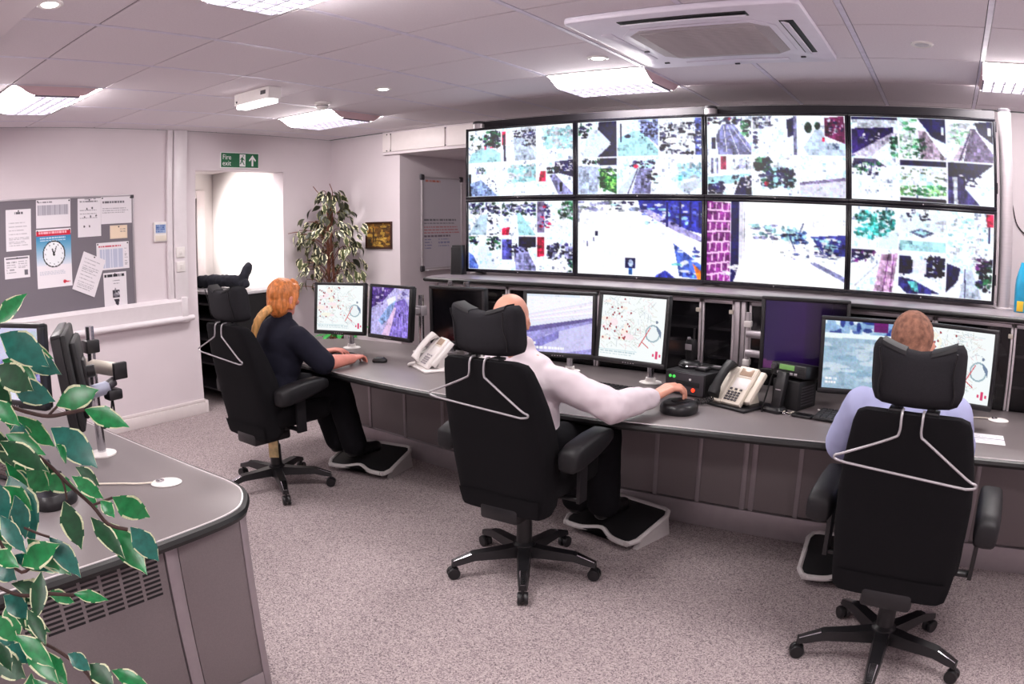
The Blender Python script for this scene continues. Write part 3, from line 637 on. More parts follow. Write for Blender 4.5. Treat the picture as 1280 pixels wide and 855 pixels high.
# ------------------------------------------------------------------ long credenza with glass doors under the video wall
bays = [(-1.0, -0.43), (-0.43, 0.2), (0.2, 0.852), (0.852, 1.045), (1.125, 1.65), (1.65, 2.15), (2.15, 2.59), (2.59, 3.2)]
CL = ['glass fronted cabinet at the left end of the credenza, behind the dark monitor', 'glass fronted cabinet behind the bald operator', 'glass fronted cabinet behind the map monitor', 'narrow glass fronted cabinet behind the desk microphone',
      'glass fronted cabinet behind the dark purple monitor', 'glass fronted cabinet behind the left monitor of the right desk', 'glass fronted cabinet behind the tilted map monitor on the right', 'glass fronted cabinet at the right edge of the picture']
for (x0, x1), lb in zip(bays, CL):
    w = x1 - x0 - 0.004
    t = thing('glass_cabinet', lb, 'cabinet', ((x0 + x1) / 2, 3.28, 0), 0, 'glass fronted credenza cabinets')
    g = G()
    for lo, hi in (((-w / 2, 0, 0), (-w / 2 + .018, .5, 1.16)), ((w / 2 - .018, 0, 0), (w / 2, .5, 1.16)), ((-w / 2, .48, 0), (w / 2, .5, 1.16)), ((-w / 2, 0, 0), (w / 2, .5, .08)), ((-w / 2, 0, 1.14), (w / 2, .5, 1.16))): g.box(lo, hi)
    g.obj('carcass', mat('cabinet_black', rgb(40, 38, 43), .6), t)
    for z in (0.82, 0.98): G().box((-w / 2 + .019, .05, z), (w / 2 - .019, .47, z + 0.015)).obj('shelf', mat('cabinet_shelf', rgb(120, 114, 120), .5), t)
    f = 0.014
    g = G()
    for lo, hi in (((-w / 2, -.022, .1), (-w / 2 + f, 0, 1.158)), ((w / 2 - f, -.022, .1), (w / 2, 0, 1.158)), ((-w / 2, -.022, 1.138), (w / 2, 0, 1.158)), ((-w / 2, -.022, .1), (w / 2, 0, .12))): g.box(lo, hi, 0.002)
    d = g.obj('door', M_alu, t)
    G().box((-w / 2 + f, -.014, .12), (w / 2 - f, -.008, 1.138)).obj('pane', M_glass, d)
    G().box((w / 2 - .03, -.034, 1.085), (w / 2 - .004, -.022, 1.108), 0.004).obj('latch', M_cream, d)
g = G(); g.box((1.052, 3.225, 0.722), (1.082, 3.275, 1.158), 0.004); g.box((1.086, 3.235, 0.722), (1.112, 3.275, 1.158), 0.004); g.box((1.052, 3.25, 0), (1.112, 3.5, 0.72))
tag(g.obj('service_post', M_alu), 'broad aluminium upright between the credenza cabinets behind the desk phone', 'post')
t = thing('credenza_top', 'long dark edged shelf top under the video wall', 'shelf', (0, 0, 0))
poly = [(-1.11, 3.34), (-1.06, 3.22), (-0.98, 3.2), (3.3, 3.2), (3.3, 3.95), (-1.11, 3.95)]
G().prism(poly, 1.172, 1.2, 0.004).obj('top', mat('shelf_laminate', rgb(128, 120, 126), 0.3, var=0.05, scale=200), t)
g = G(); g.tube([(-1.118, 3.95, 1.184), (-1.118, 3.34, 1.184), (-1.066, 3.212, 1.184), (-0.98, 3.192, 1.184), (3.3, 3.192, 1.184)], 0.0135, 10); g.obj('edge_strip', M_deskedge, t)
g = G(); g.box((-0.98, 3.262, 1.16), (3.3, 3.3, 1.172)); g.obj('rail', M_alu, t)

# ------------------------------------------------------------------ the operators' desk
fr = [(-1.98, 2.62), (-1.9, 2.5), (-1.5, 2.35), (-0.9, 2.235), (-0.4, 2.18), (0.1, 2.165), (0.55, 2.165), (0.88, 2.18), (1.14, 2.215), (1.5, 2.25), (1.75, 2.28), (2.38, 2.33), (2.9, 2.35), (3.4, 2.36)]
fs = [(p.x, p.y) for p in spline([(x, y, 0) for x, y in fr], 4)]
bk = [(3.4, 3.245), (-1.1, 3.245), (-1.8, 3.2), (-1.97, 3.05)]
t = thing('control_desk', 'long curved grey control desk in front of the video wall', 'desk', (0, 0, 0))
G().prism(fs + bk, 0.688, 0.72, 0.003).obj('worktop', M_desk, t)
out = [(x, y - 0.006, 0.702) for x, y in fs]
G().tube([(-1.975, 3.05, 0.702)] + out, 0.0175, 8).obj('edge_strip', M_deskedge, t)
G().tube([(x, y + 0.001, 0.7185) for x, y in fs], 0.0035, 6).obj('edge_line', M_desklip, t)
def fy(x):      # panel line under the desk
    return 2.9 if x > -0.3 else 2.9 + (-0.3 - x) * 0.12
seams = [-1.85, -1.45, -1.08, -0.72, -0.3, 0.1, 0.5, 0.76, 1.005, 1.255, 1.303, 1.545, 2.0, 2.46, 2.9, 3.35]
for a, b in zip(seams, seams[1:]):
    G().prism([(a + .006, fy(a)), (b - .006, fy(b)), (b - .006, fy(b) + .018), (a + .006, fy(a) + .018)], 0.135, 0.69, 0.002).obj('front_panel', M_panel, t)
for x in seams:
    w = 0.012 if x not in (1.255, 1.303) else 0.014
    G().box((x - w, fy(x) - .006, 0.13), (x + w, fy(x) + .02, 0.69), 0.002).obj('panel_strip', M_panel2, t)
G().prism([(x, fy(x) - .012) for x in (-1.85, -0.3, 3.35)] + [(x, fy(x) + .025) for x in (3.35, -0.3, -1.85)], 0, 0.128, 0.003).obj('plinth', M_panel2, t)
G().prism([(-1.85, fy(-1.85) + .02), (-1.83, fy(-1.85) + .02), (-1.83, 3.2), (-1.85, 3.2)], 0, 0.688).obj('end_panel', M_panel, t)

# ------------------------------------------------------------------ monitors
def buttons(g, w, h):
    for k in range(5): g.box((-.03 + .015 * k - .003, -.0245, -h / 2 + .008), (-.03 + .015 * k + .003, -.0235, -h / 2 + .012))
def monitor(label, loc, yaw, tilt, w, h, pic, on=True, purple=False, group='desk monitors', drop=None, pole_y=0.16):
    """origin on the desk below the screen; screen centre at height loc.z"""
    t = thing('computer_monitor', label, 'monitor', (loc[0], loc[1], 0.72), yaw, group)
    z = loc[2] - 0.72
    M = T(0, 0, z) @ Rx(-tilt)
    f = 0.02
    g = G()
    for lo, hi in (((-w / 2, -.022, -h / 2), (w / 2, .012, -h / 2 + .026)), ((-w / 2, -.022, h / 2 - .019), (w / 2, .012, h / 2)), ((-w / 2, -.022, -h / 2 + .02), (-w / 2 + f, .012, h / 2 - .01)), ((w / 2 - f, -.022, -h / 2 + .02), (w / 2, .012, h / 2 - .01))): g.box(lo, hi, 0.005)
    b = g.obj('bezel', M_black, t, M)
    g = G(); buttons(g, w, h); g.obj('buttons', M_silver, b)
    g = G(); g.box((-w / 2 + .006, .008, -h / 2 + .006), (w / 2 - .006, .03, h / 2 - .006), 0.008); g.box((-w / 2 + .05, .028, -h / 2 + .05), (w / 2 - .05, .055, h / 2 - .05), 0.012); g.obj('back_cover', M_black2, t, M)
    if on: sm = pic.mesh('screen', w - 2 * f + .002, h - .044, M_scr)
    else: sm = pic.mesh('screen', w - 2 * f + .002, h - .044, attr_mat('screen_off', 0.15))
    inst(sm, 'screen', t, M @ T(0, -.012, .0035))
    py = pole_y
    g = G(); g.cyl((0, py, 0.012), (0, py, z + 0.09), 0.019, n=20); g.obj('pole', M_chrome, t)
    G().lathe([(0.06, 0.0005), (0.06, 0.006), (0.03, 0.012), (0.026, 0.03), (0.0, 0.03)], 28, T(0, py, 0)).obj('foot', M_white, t)
    g = G(); g.box((-.02, .05, z - .03), (.02, py - .012, z + .01), .006); g.box((-.05, .048, z - .055), (.05, .064, z + .045), .004); g.box((-.028, py - .028, z - .045), (.028, py + .028, z + .02), .006); g.obj('arm', M_silver, t)
    return t
def mapscreen(seed, spin=0):
    p = Pic(110, 92, (244, 250, 250)); R = random.Random(seed)
    for k in range(260):
        x, y = R.uniform(.0, .8), R.uniform(.02, .82); a = R.choice((.7, -.8, .2, 1.4)) + R.uniform(-.2, .2); L = R.uniform(.03, .12)
        p.line(x, y, x + L * math.cos(a), y + L * math.sin(a), .008, R.choice(((206, 204, 190), (190, 208, 216), (226, 192, 196), (186, 200, 188), (170, 180, 190))), .6)
    p.blobs(.05, .1, .45, .7, 14, .06, [(250, 236, 226), (250, 230, 236), (246, 244, 226)], seed)
    for k in range(24): p.ell(R.uniform(.05, .5), R.uniform(.05, .72), .014, .017, (150, 30, 50))
    for k in range(6): p.ell(R.uniform(.3, .62), R.uniform(.2, .75), .012, .015, (190, 60, 60))
    p.ell(.82, .55, .115, .135, (150, 176, 186)); p.ell(.82, .55, .095, .112, (236, 244, 246)); p.poly([(.86, .42), (.94, .5), (.95, .62), (.88, .5)], (110, 130, 156)); p.ell(.87, .37, .02, .024, (110, 126, 150))
    p.line(.78, .46, .62, .78, .016, (206, 60, 70)); p.line(.67, .7, .77, .78, .014, (206, 60, 70))
    for x, y in ((.9, .84), (.9, .92), (.85, .88), (.95, .88), (.9, .88)): p.rect(x - .017, y - .02, x + .017, y + .02, (216, 60, 110))
    p.rect(0, .86, .6, .87, (200, 224, 230)); p.rows(.03, .88, .7, .96, 2, (150, 180, 190), seed)
    return p
def roadscreen():
    p = Pic(110, 92, (250, 250, 255)); p.rect(0, 0, .8, .04, (230, 236, 246))
    for k in range(14): y = .1 + .03 * k; p.line(0, y + .25 - k * .012, 1, y - .02 + k * .004, .02, ((252, 252, 255), (232, 230, 244), (246, 236, 250))[k % 3], .8)
    p.poly([(0, .5), (1, .34), (1, .38), (0, .58)], (238, 240, 252)); p.poly([(0, .6), (1, .38), (1, 1), (0, 1)], (176, 172, 222)); p.poly([(0, .58), (1, .375), (1, .42), (0, .68)], (128, 120, 168))
    p.poly([(.3, .7), (1, .46), (1, .9), (.55, 1), (.2, 1)], (214, 212, 244)); p.poly([(.05, .85), (.5, .62), (.5, .75), (.1, .98)], (160, 156, 214))
    p.rows(.04, .83, .16, .88, 1, (255, 255, 255), 3, .7, 1); p.rows(.02, .905, .62, .95, 1, (255, 255, 255), 4, .9, 1)
    return p.photo(14, .06, .02).grain(4, 4)
def streetscreen():
    p = Pic(96, 92, (196, 190, 232)); p.poly([(0, 0), (.6, 0), (.3, .3), (0, .45)], (106, 84, 150)); p.blobs(0, .02, .5, .35, 26, .04, [(150, 130, 190), (80, 60, 120), (220, 210, 240)], 2)
    p.poly([(.4, .25), (.62, .16), (.64, .26), (.45, .38)], (246, 246, 250)); p.poly([(.45, .38), (.64, .26), (.6, .5), (.3, .8), (.2, .7)], (150, 170, 210)); p.poly([(.62, .3), (.85, .2), (1, .4), (1, 1), (.5, 1)], (150, 134, 206))
    for k in range(10): p.line(.55 + .05 * k, .35, .4 + .09 * k, 1, .012, (206, 196, 240), .6)
    p.poly([(.42, .75), (.6, .4), (.66, .4), (.5, 1), (.3, 1)], (232, 206, 236)); p.ell(.75, .55, .02, .04, (70, 60, 110)); p.blobs(.7, 0, 1, .2, 14, .04, [(230, 220, 240), (120, 110, 160)], 5)
    return p.photo(15, .12, .02).grain(6, 7)
def parkscreen():
    p = Pic(110, 92, (182, 206, 226)); p.blobs(0, 0, 1, .2, 60, .06, [(60, 76, 140), (90, 110, 170), (160, 190, 220), (240, 250, 255)], 3); p.rect(.62, .0, .8, .14, (120, 50, 120)); p.rect(0, .18, 1, .26, (240, 250, 252))
    p.poly([(0, .26), (1, .24), (1, 1), (0, 1)], (176, 198, 214)); p.blobs(0, .3, 1, .95, 50, .05, [(200, 216, 228), (160, 186, 204), (214, 226, 236)], 6, 2.5); p.rows(.05, .84, .2, .94, 2, (255, 255, 255), 3, .6, 1)
    return p.photo(16, .04, .01).grain(5, 5)
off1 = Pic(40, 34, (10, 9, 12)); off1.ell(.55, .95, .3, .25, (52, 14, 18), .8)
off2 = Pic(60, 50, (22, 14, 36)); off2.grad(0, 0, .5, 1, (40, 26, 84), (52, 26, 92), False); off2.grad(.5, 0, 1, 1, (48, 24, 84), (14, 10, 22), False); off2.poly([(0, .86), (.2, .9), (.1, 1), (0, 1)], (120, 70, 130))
R_ = math.radians
monitor('monitor showing a street map, left of the pair by the red haired operator', (-1.44, 2.775, 1.006), R_(15), R_(5), .40, .345, mapscreen(1), pole_y=.13)
monitor('monitor showing a purple street view, right of the pair by the red haired operator', (-1.0, 2.80, 1.004), R_(-6), R_(5), .40, .345, streetscreen(), pole_y=.26)
monitor('switched off black monitor beside the bald operator, behind the white phone', (-0.49, 2.83, 1.01), 0, R_(-1), .41, .35, off1, on=False, pole_y=.2)
monitor('monitor with a blurred road picture right beside the bald head', (0.2, 2.82, 1.015), R_(12), R_(3), .41, .355, roadscreen(), pole_y=.2)
monitor('tilted monitor with a dotted map, middle of the desk', (0.655, 2.77, 1.03), R_(-6), R_(7), .41, .36, mapscreen(5), pole_y=.2)
monitor('switched off dark purple monitor behind the two way radio', (1.495, 2.99, 1.035), R_(10), 0, .45, .38, off2, on=False, pole_y=.14)
monitor('monitor with a bluish square and trees, left of the grey haired head', (1.81, 2.86, 0.985), R_(9), R_(1), .42, .36, parkscreen(), pole_y=.2)
monitor('monitor with a map, right of the grey haired head', (2.265, 2.86, 0.985), R_(-13), R_(3), .42, .365, mapscreen(9), pole_y=.2)
# silver monitor arm sticking out beside the dark purple monitor
t = thing('monitor_arm', 'silver double tube monitor arm between aluminium upright and dark purple monitor', 'monitor arm', (1.165, 3.1, 0.72))
G().cyl((0, 0, 0.006), (0, 0, .4), .013, n=16).obj('pole', M_alu, t)
G().lathe([(.04, 0.0005), (.04, .006), (.0, .006)], 20).obj('foot', M_alu, t)
for z in (.19, .29): G().cyl((0.0, -.004, z), (.11, -.03, z), .02, n=16).obj('tube', M_silver, t)
for z in (.14, .34): G().box((-.018, -.02, z - .016), (.02, .02, z + .016), .004).obj('clamp', M_white, t)

# chrome poles and arm tubes between the left monitors
t = thing('monitor_arm', 'chrome pole rising behind the switched off black monitor', 'monitor arm', (-.60, 3.06, .72))
G().cyl((0, 0, .006), (0, 0, .475), .02, n=20).obj('pole', M_chrome, t)
G().lathe([(.05, .0005), (.05, .008), (.0, .008)], 24).obj('foot', M_alu, t)
G().box((-.03, -.035, .26), (.03, .03, .30), .006).obj('clamp', M_silver, t)
t = thing('monitor_arm', 'pale tube arm between the purple street monitor and the black monitor', 'monitor arm', (-.79, 3.14, .72))
G().cyl((0, 0, .006), (0, 0, .47), .017, n=20).obj('pole', M_chrome, t)
G().lathe([(.05, .0005), (.05, .008), (.0, .008)], 24).obj('foot', M_alu, t)
for z in (.30, .36): G().cyl((-.10, -.005, z), (.16, -.02, z - .005), .022, n=16).obj('tube', M_cream, t)
G().tube(spline([(.02, -.03, .28), (.08, -.04, .22), (.05, -.04, .12), (.06, -.04, .02)], 6), .006, 6).obj('cable', M_black2, t)
# ------------------------------------------------------------------ operators' chairs
def chair_meshes():
    m = {}
    g = G(); secs = []
    for r, zb, zt, w in ((0.03, .082, .135, .034), (.12, .085, .128, .03), (.235, .088, .122, .027), (.30, .072, .100, .022), (.335, .066, .088, .018)):
        secs.append([(r, -w, zb), (r, w, zb), (r, w * .8, zt), (r, -w * .8, zt)])
    g.loft(secs); m['leg'] = g.mesh('leg', M_black, 50)
    g = G(); g.loft([[(.25, -.016, .1175), (.25, .016, .1175), (.25, .012, .1205), (.25, -.012, .1205)], [(.33, -.013, .088), (.33, .013, .088), (.33, .010, .0915), (.33, -.010, .0915)]]); m['cap'] = g.mesh('leg_cap', M_chrome)
    g = G()
    for s in (-1, 1): g.lathe([(.012, -.009), (.026, -.009), (.0285, -.005), (.0285, .005), (.026, .009), (.012, .009)], 18, T(.33, s * .014, .0285) @ Rx(PI / 2))
    g.box((.31, -.006, .02), (.35, .006, .05), .003); g.cyl((.33, 0, .04), (.33, 0, .075), .008, n=10)
    g.lathe([(.031, -.022), (.032, .0), (.031, .022)], 16, T(.33, 0, .034) @ Rx(PI / 2)) if False else None
    m['castor'] = g.mesh('castor', M_black)
    g = G(); g.lathe([(.05, .075), (.055, .1), (.05, .14), (.036, .15), (.034, .27), (.026, .275), (.026, .41), (.0, .41)], 24); m['column'] = g.mesh('gas_column', M_black)
    g = G(); g.box((-.09, -.15, .385), (.09, .12, .43), .012); g.box((-.05, -.2, .37), (.05, -.1, .42), .01); g.box((-.16, -.03, .39), (.16, .03, .415), .006); g.box((-.095, -.21, .315), (.095, .06, .39), .015); m['mech'] = g.mesh('tilt_mechanism', M_black)
    g = G(); g.cyl((.09, .02, .395), (.2, .03, .395), .007, n=8); g.ell((.215, .032, .395), (.022, .012, .01), 10); m['lever'] = g.mesh('lever', M_black)
    # seat cushion
    g = G(); secs = []
    for z, s in ((.425, .90), (.432, .96), (.455, 1.0), (.50, 1.0), (.525, .96), (.533, .86)):
        secs.append([(x * s, y * s + .065, z + (.012 * (abs(x) / .25) ** 2 if z > .49 else 0)) for x, y in rrect(.47, .50, .09, 5)])
    g.loft(secs); m['seat'] = g.mesh('seat', M_fab, 70)
    # backrest: cross sections stacked upwards, rear surface reclining, side bolsters to the front
    g = G(); secs = []
    for z, w, th in ((.355, .38, .06), (.365, .425, .10), (.40, .44, .15), (.48, .455, .185), (.60, .468, .20), (.72, .468, .19), (.83, .45, .165), (.92, .42, .14), (.985, .395, .115), (1.015, .372, .095), (1.03, .32, .06)):
        yr = -.205 - (z - .4) * .21
        ring = []
        n = 28
        for k in range(n):
            a = 2 * PI * k / n; cx, sy = math.cos(a), math.sin(a)
            x = w / 2 * math.copysign(abs(cx) ** .45, cx); u = abs(x) / (w / 2)
            if sy >= 0: y = yr + th * (.5 + (.5 * abs(sy) ** .45) * (.62 + .38 * u ** 2))
            else: y = yr + th * (.5 - .5 * abs(sy) ** .35 * (1 - .10 * u ** 4))
            ring.append((x, y, z))
        secs.append(ring)
    g.loft(secs); m['back'] = g.mesh('backrest', M_fab, 60)
    g = G()
    rows_ = []
    for z, w in ((.36, .40), (.375, .42), (.41, .43), (.445, .437)):
        yr = -.205 - (z - .4) * .21; rows_.append([(w / 2 * math.sin(a), yr - .006 + .05 * (1 - math.cos(a)) ** 2 * .35, z) for a in [(-1 + k / 7) * 1.15 for k in range(15)]])
    b0 = [[(x, y, z) for x, y, z in r_] for r_ in rows_]
    g.loft(b0, cap=False, closed=False)
    b1 = [[(x * .99, y + .012, z) for x, y, z in r_] for r_ in rows_]
    g.loft(b1, cap=False, closed=False); m['flap'] = g.mesh('lower_panel', M_fab, 60)
    # headrest: sections across the width, top edge dipping in the middle, wings to the front
    g = G(); secs = []
    xs = [-.152, -.147, -.135, -.11, -.07, -.03, 0, .03, .07, .11, .135, .147, .152]
    for x in xs:
        u = abs(x) / .152; sh = 1.0 if u < .93 else (.86 if u < .985 else .5)
        zt = 1.215 + .045 * u ** 1.6 - (0.03 * max(0, u - .85) / .15); zb = 1.042 + .006 * u ** 2 + .03 * max(0, u - .85) / .15
        yc = -.272 + .035 * u ** 2; th = .105 * (1 if u < .9 else .85)
        hh, tt = (zt - zb) / 2 * (1 if sh == 1 else .5 + .5 * sh), th / 2 * sh; zc = (zt + zb) / 2
        ring = []
        for k in range(20):
            a = 2 * PI * k / 20; cy, sz = math.cos(a), math.sin(a)
            ring.append((x, yc + tt * math.copysign(abs(cy) ** .5, cy) - (zc + hh * sz - 1.05) * .22, zc + hh * math.copysign(abs(sz) ** .5, sz)))
        secs.append(ring)
    g.loft(secs); m['head'] = g.mesh('headrest', M_fabh, 60)
    # piping seam, vinyl pad and post of the headrest (right hand side, mirrored for the left)
    g = G(); g.tube([(.118 + .004 * math.sin(k), -.310 - (.02 + .165 * k / 8) * .22, 1.07 + .155 * k / 8) for k in range(9)], .003, 6)
    m['piping'] = g.mesh('piping', M_vinyl)
    g = G(); secs = []
    for k in range(6):
        x = .04 + .078 * k / 5; u = x / .152; zt = 1.215 + .045 * u ** 1.6; yc = -.272 + .035 * u ** 2 - (zt - 1.05) * .22
        secs.append([(x, yc + dy, zt + dz) for dy, dz in ((-.040, -.012), (-.036, -.001), (-.02, .003), (.03, .003), (.03, -.012))])
    g.loft(secs); m['pad'] = g.mesh('vinyl_pad', M_vinyl)
    g = G(); g.cyl((.06, -.285, 1.0), (.06, -.29, 1.07), .008, n=10); g.box((.038, -.32, 1.028), (.082, -.265, 1.040), .003); m['stem'] = g.mesh('headrest_post', M_black)
    # armrest (right hand side)
    g = G(); secs = []
    for y, zt, zb, w in ((-.175, .655, .592, .036), (-.168, .672, .580, .044), (-.11, .69, .580, .048), (.02, .705, .60, .048), (.12, .705, .625, .046), (.168, .69, .64, .038), (.18, .675, .65, .026)):
        zc, hh = (zt + zb) / 2, (zt - zb) / 2
        secs.append([(.305 + w * math.copysign(abs(math.cos(a)) ** .5, math.cos(a)), y, zc + hh * math.copysign(abs(math.sin(a)) ** .5, math.sin(a))) for a in [2 * PI * k / 16 for k in range(16)]])
    g.loft(secs); m['arm'] = g.mesh('armrest', M_vinyl, 60)
    g = G(); g.loft([[(.285 + dx, y, z) for dx, y in ((-.008, -.035), (.008, -.035), (.008, .03), (-.008, .03))] for z in (.40, .52, .60)]); g.box((.15, -.02, .40), (.285, .02, .415), .004); m['armpost'] = g.mesh('arm_post', M_black)
    return m
CM = chair_meshes()
MX = Matrix.Diagonal((-1, 1, 1, 1))
for k in ('arm', 'armpost', 'pad', 'piping', 'stem'):
    q = CM[k].copy(); q.transform(MX); q.flip_normals(); CM[k + 'L'] = q
me_hang = None
def chair(label, x, y, rz, star):
    t = thing('office_chair', label, 'chair', (x, y, 0), rz, 'operator chairs')
    for k in range(5):
        M = Rz(R_(star + 72 * k) - rz)
        l = inst(CM['leg'], 'leg', t, M); inst(CM['cap'], 'leg_cap', l); inst(CM['castor'], 'castor', l)
    inst(CM['column'], 'gas_column', t); inst(CM['mech'], 'tilt_mechanism', t); inst(CM['lever'], 'lever', t); inst(CM['seat'], 'seat', t)
    b = inst(CM['back'], 'backrest', t); inst(CM['flap'], 'lower_panel', b)
    h = inst(CM['head'], 'headrest', t)
    for nm in ('piping', 'pad', 'pipingL', 'padL'): inst(CM[nm], 'piping' if 'pip' in nm else 'vinyl_pad', h)
    inst(CM['stem'], 'headrest_post', t); inst(CM['stemL'], 'headrest_post', t)
    for s in ('', 'L'):
        a = inst(CM['arm' + s], 'armrest', t); inst(CM['armpost' + s], 'arm_post', a)
    return t
def hanger(label, x, y, rz, skew):
    g = G()
    zE = .865
    for s in (-1, 1):
        g.tube(spline([(s * .034, -.31, 1.040), (s * .034, -.335, 1.038), (s * .034, -.347, 1.02), (s * .036, -.35, .975), (s * .06, -.35, .955), (s * .2, -.35, .878 + s * skew), (s * .232, -.35, zE + s * skew), (s * .23, -.35, zE - .012 + s * skew), (s * .20, -.35, zE - .018 + s * skew)], 4), .0042, 8)
    g.tube([(-.205, -.35, zE - .018 - skew), (.205, -.35, zE - .018 + skew)], .0042, 8)
    o = g.obj('wire_hanger', mat('hanger_wire', rgb(176, 172, 176), .42, .6, var=.04)); o.location = (x, y, 0); o.rotation_euler = (0, 0, rz)
    return tag(o, label, 'hanger', 'wire hangers on the chairs')
CH = [(-1.294, 2.035, R_(-2), 41, 'black high backed office chair of the red haired operator, far left'), (0.511, 1.986, R_(0), 13.5, 'black high backed office chair of the bald operator, middle one'), (2.137, 1.927, R_(-4), -18, 'black high backed office chair of the grey haired operator, nearest and rightmost')]
HL = ['wire coat hanger on the back of the far left chair', 'wire coat hanger on the back of the middle chair', 'wire coat hanger on the back of the rightmost chair']
CHS = []
for (x, y, rz, st, lb), hl in zip(CH, HL):
    CHS.append(chair(lb, x, y, rz, st)); hanger(hl, x, y, rz, -0.015)
G().box((-.03, -.048, .2), (.03, -.044, .33), .001, M=Rz(R_(40))).obj('label_card', mat('tag_card', rgb(216, 190, 140), 0.5, var=0.4, scale=18), CHS[0])
# ------------------------------------------------------------------ foot rests: black tilting plate in a pale grey rim on a wedge
def footrest(label, x, y, rz):
    t = thing('foot_rest', label, 'foot rest', (x, y, 0), rz, 'foot rests under the desk')
    out = rrect(.46, .34, .05, 5); M = T(0, 0, .085) @ Rx(R_(14))
    out2 = [(px, py + (.05 * math.exp(-(px / .07) ** 2) if py < -.1 else 0)) for px, py in
            [(.23 - .46 * k / 20, -.17) for k in range(1, 20)]]
    ring = [(px, py) for px, py in out if not (py < -.169 and abs(px) < .181)]
    # outline with the notch in the near edge
    left = [(-.23, .12), (-.21, .16), (-.18, .17), (.18, .17), (.21, .16), (.23, .12), (.23, -.12), (.21, -.16), (.18, -.17)]
    ring = left + out2 + [(-.18, -.17), (-.21, -.16), (-.23, -.12)]
    pts = []
    for p in ring:
        if not pts or math.hypot(p[0] - pts[-1][0], p[1] - pts[-1][1]) > .012: pts.append(p)
    G().prism(pts, -.008, .008, .002).obj('plate', M_black2, t, M)
    g = G(); g.tube([(px, py, .004) for px, py in pts], .014, 8, closed=True); g.obj('rim', mat('pale_grey_plastic', rgb(196, 190, 190), .4, var=.03), t, M)
    for s in (-1, 1):
        g = G(); g.loft([[(s * .2, yy, 0) for yy in ()] or [(s * (.19 + d), -.1, 0.0), (s * (.19 + d), .17, 0.0), (s * (.19 + d), .15, .108), (s * (.19 + d), -.06, .055)] for d in (0, .028)]); g.obj('side_support', MATS['pale_grey_plastic'], t)
    return t
footrest('black foot rest with grey rim under the red haired operator', -1.08, 2.64, R_(10))
footrest('black foot rest with grey rim under the bald operator', .68, 2.60, R_(-14))
footrest('black foot rest with grey rim left of the nearest chair', 1.90, 2.60, R_(4))
# ------------------------------------------------------------------ people
def V(*a): return Vector(a)
class Fig:
    """limbs as tapered capsules and ellipsoids, fused into ONE continuous skin by voxel remeshing"""
    def __init__(s): s.p = []
    def cap(s, a, b, ra, rb): s.p.append(('c', Vector(a), Vector(b), ra, rb)); return s
    def chain(s, pts, rs):
        for i in range(len(pts) - 1): s.cap(pts[i], pts[i + 1], rs[i], rs[i + 1])
        return s
    def ell(s, c, r, rot=None): s.p.append(('e', Vector(c), Vector(r), rot)); return s
    def build(s, name, m, parent, vox, infl=0.0, smooth=4, fold=0.0, fscale=14.0, clip=None):
        g = G()
        for q in s.p:
            if q[0] == 'c':
                _, a, b, ra, rb = q; ra += infl; rb += infl
                g.cyl(a, b, ra, rb, 20); g.ell(a, (ra,) * 3, 18); g.ell(b, (rb,) * 3, 18)
            else:
                _, c, r, rot = q; g.ell(c, (r.x + infl, r.y + infl, r.z + infl), 24, rot=rot)
        me = bpy.data.meshes.new(name); g.bm.to_mesh(me); g.bm.free()
        o = bpy.data.objects.new(name, me); COL.objects.link(o)
        md = o.modifiers.new('r', 'REMESH'); md.mode = 'VOXEL'; md.voxel_size = vox; md.use_smooth_shade = True
        ms = o.modifiers.new('s', 'SMOOTH'); ms.factor = 0.5; ms.iterations = smooth
        dg = bpy.context.evaluated_depsgraph_get()
        me2 = bpy.data.meshes.new_from_object(o.evaluated_get(dg)); bpy.data.objects.remove(o)
        if fold or clip:
            bm = bmesh.new(); bm.from_mesh(me2); bm.normal_update()
            if clip:
                bmesh.ops.delete(bm, geom=[v for v in bm.verts if clip(v.co)], context='VERTS')
            for v in bm.verts:
                if fold:
                    q = v.co * fscale; n = noise.noise(Vector((q.x, q.y, q.z * .8))) + .5 * noise.noise(q * 2.3 + Vector((3, 1, 7)))
                    v.co += v.normal * fold * n
            bm.to_mesh(me2); bm.free()
        for p in me2.polygons: p.use_smooth = True
        me2.name = name; me2.materials.clear(); me2.materials.append(m)
        off = parent.location if parent else Vector()
        me2.transform(Matrix.Translation(-off))
        ob = bpy.data.objects.new(name, me2); COL.objects.link(ob)
        if parent: ob.parent = parent
        return ob
def hand(f, wrist, fwd, up, thumb, curl=0.5, k=1.0):
    """palm, four unequal fingers with knuckle bends and a thumb from the side of the palm; thumb = side vector"""
    fwd = Vector(fwd).normalized(); up = Vector(up); up = (up - fwd * up.dot(fwd)).normalized(); sd = fwd.cross(up)
    if sd.dot(Vector(thumb)) < 0: sd = -sd
    w = Vector(wrist)
    for i, o in enumerate((.028, .0095, -.0095, -.027)):
        kn = w + (fwd * (.088 - abs(i - 1) * .004) + sd * o) * k
        f.cap(w + sd * o * .55 * k + fwd * .012, kn, .014 * k, .0105 * k)
        L = (.040, .046, .042, .032)[i] * k; a = curl * (.45 + .06 * i); p = kn
        for j, s_ in enumerate((1, .68, .52)):
            d = fwd * math.cos(a) - up * math.sin(a) + sd * (.10 - .07 * i) * .6; d.normalize()
            q = p + d * L * s_; f.cap(p, q, (.0095 - .0011 * j) * k, (.0085 - .0011 * j) * k); p = q; a += curl * (.62 + .06 * i)
    b = w + (fwd * .022 + sd * .024 - up * .004) * k; c = b + (fwd * .034 + sd * .028 - up * .012) * k
    f.cap(b, c, .0145 * k, .0115 * k); d = c + (fwd * .030 + sd * .004 - up * .010) * k; f.cap(c, d, .0105 * k, .009 * k)
    e = d + (fwd * .022 - sd * .006 - up * .008) * k; f.cap(d, e, .009 * k, .0075 * k)
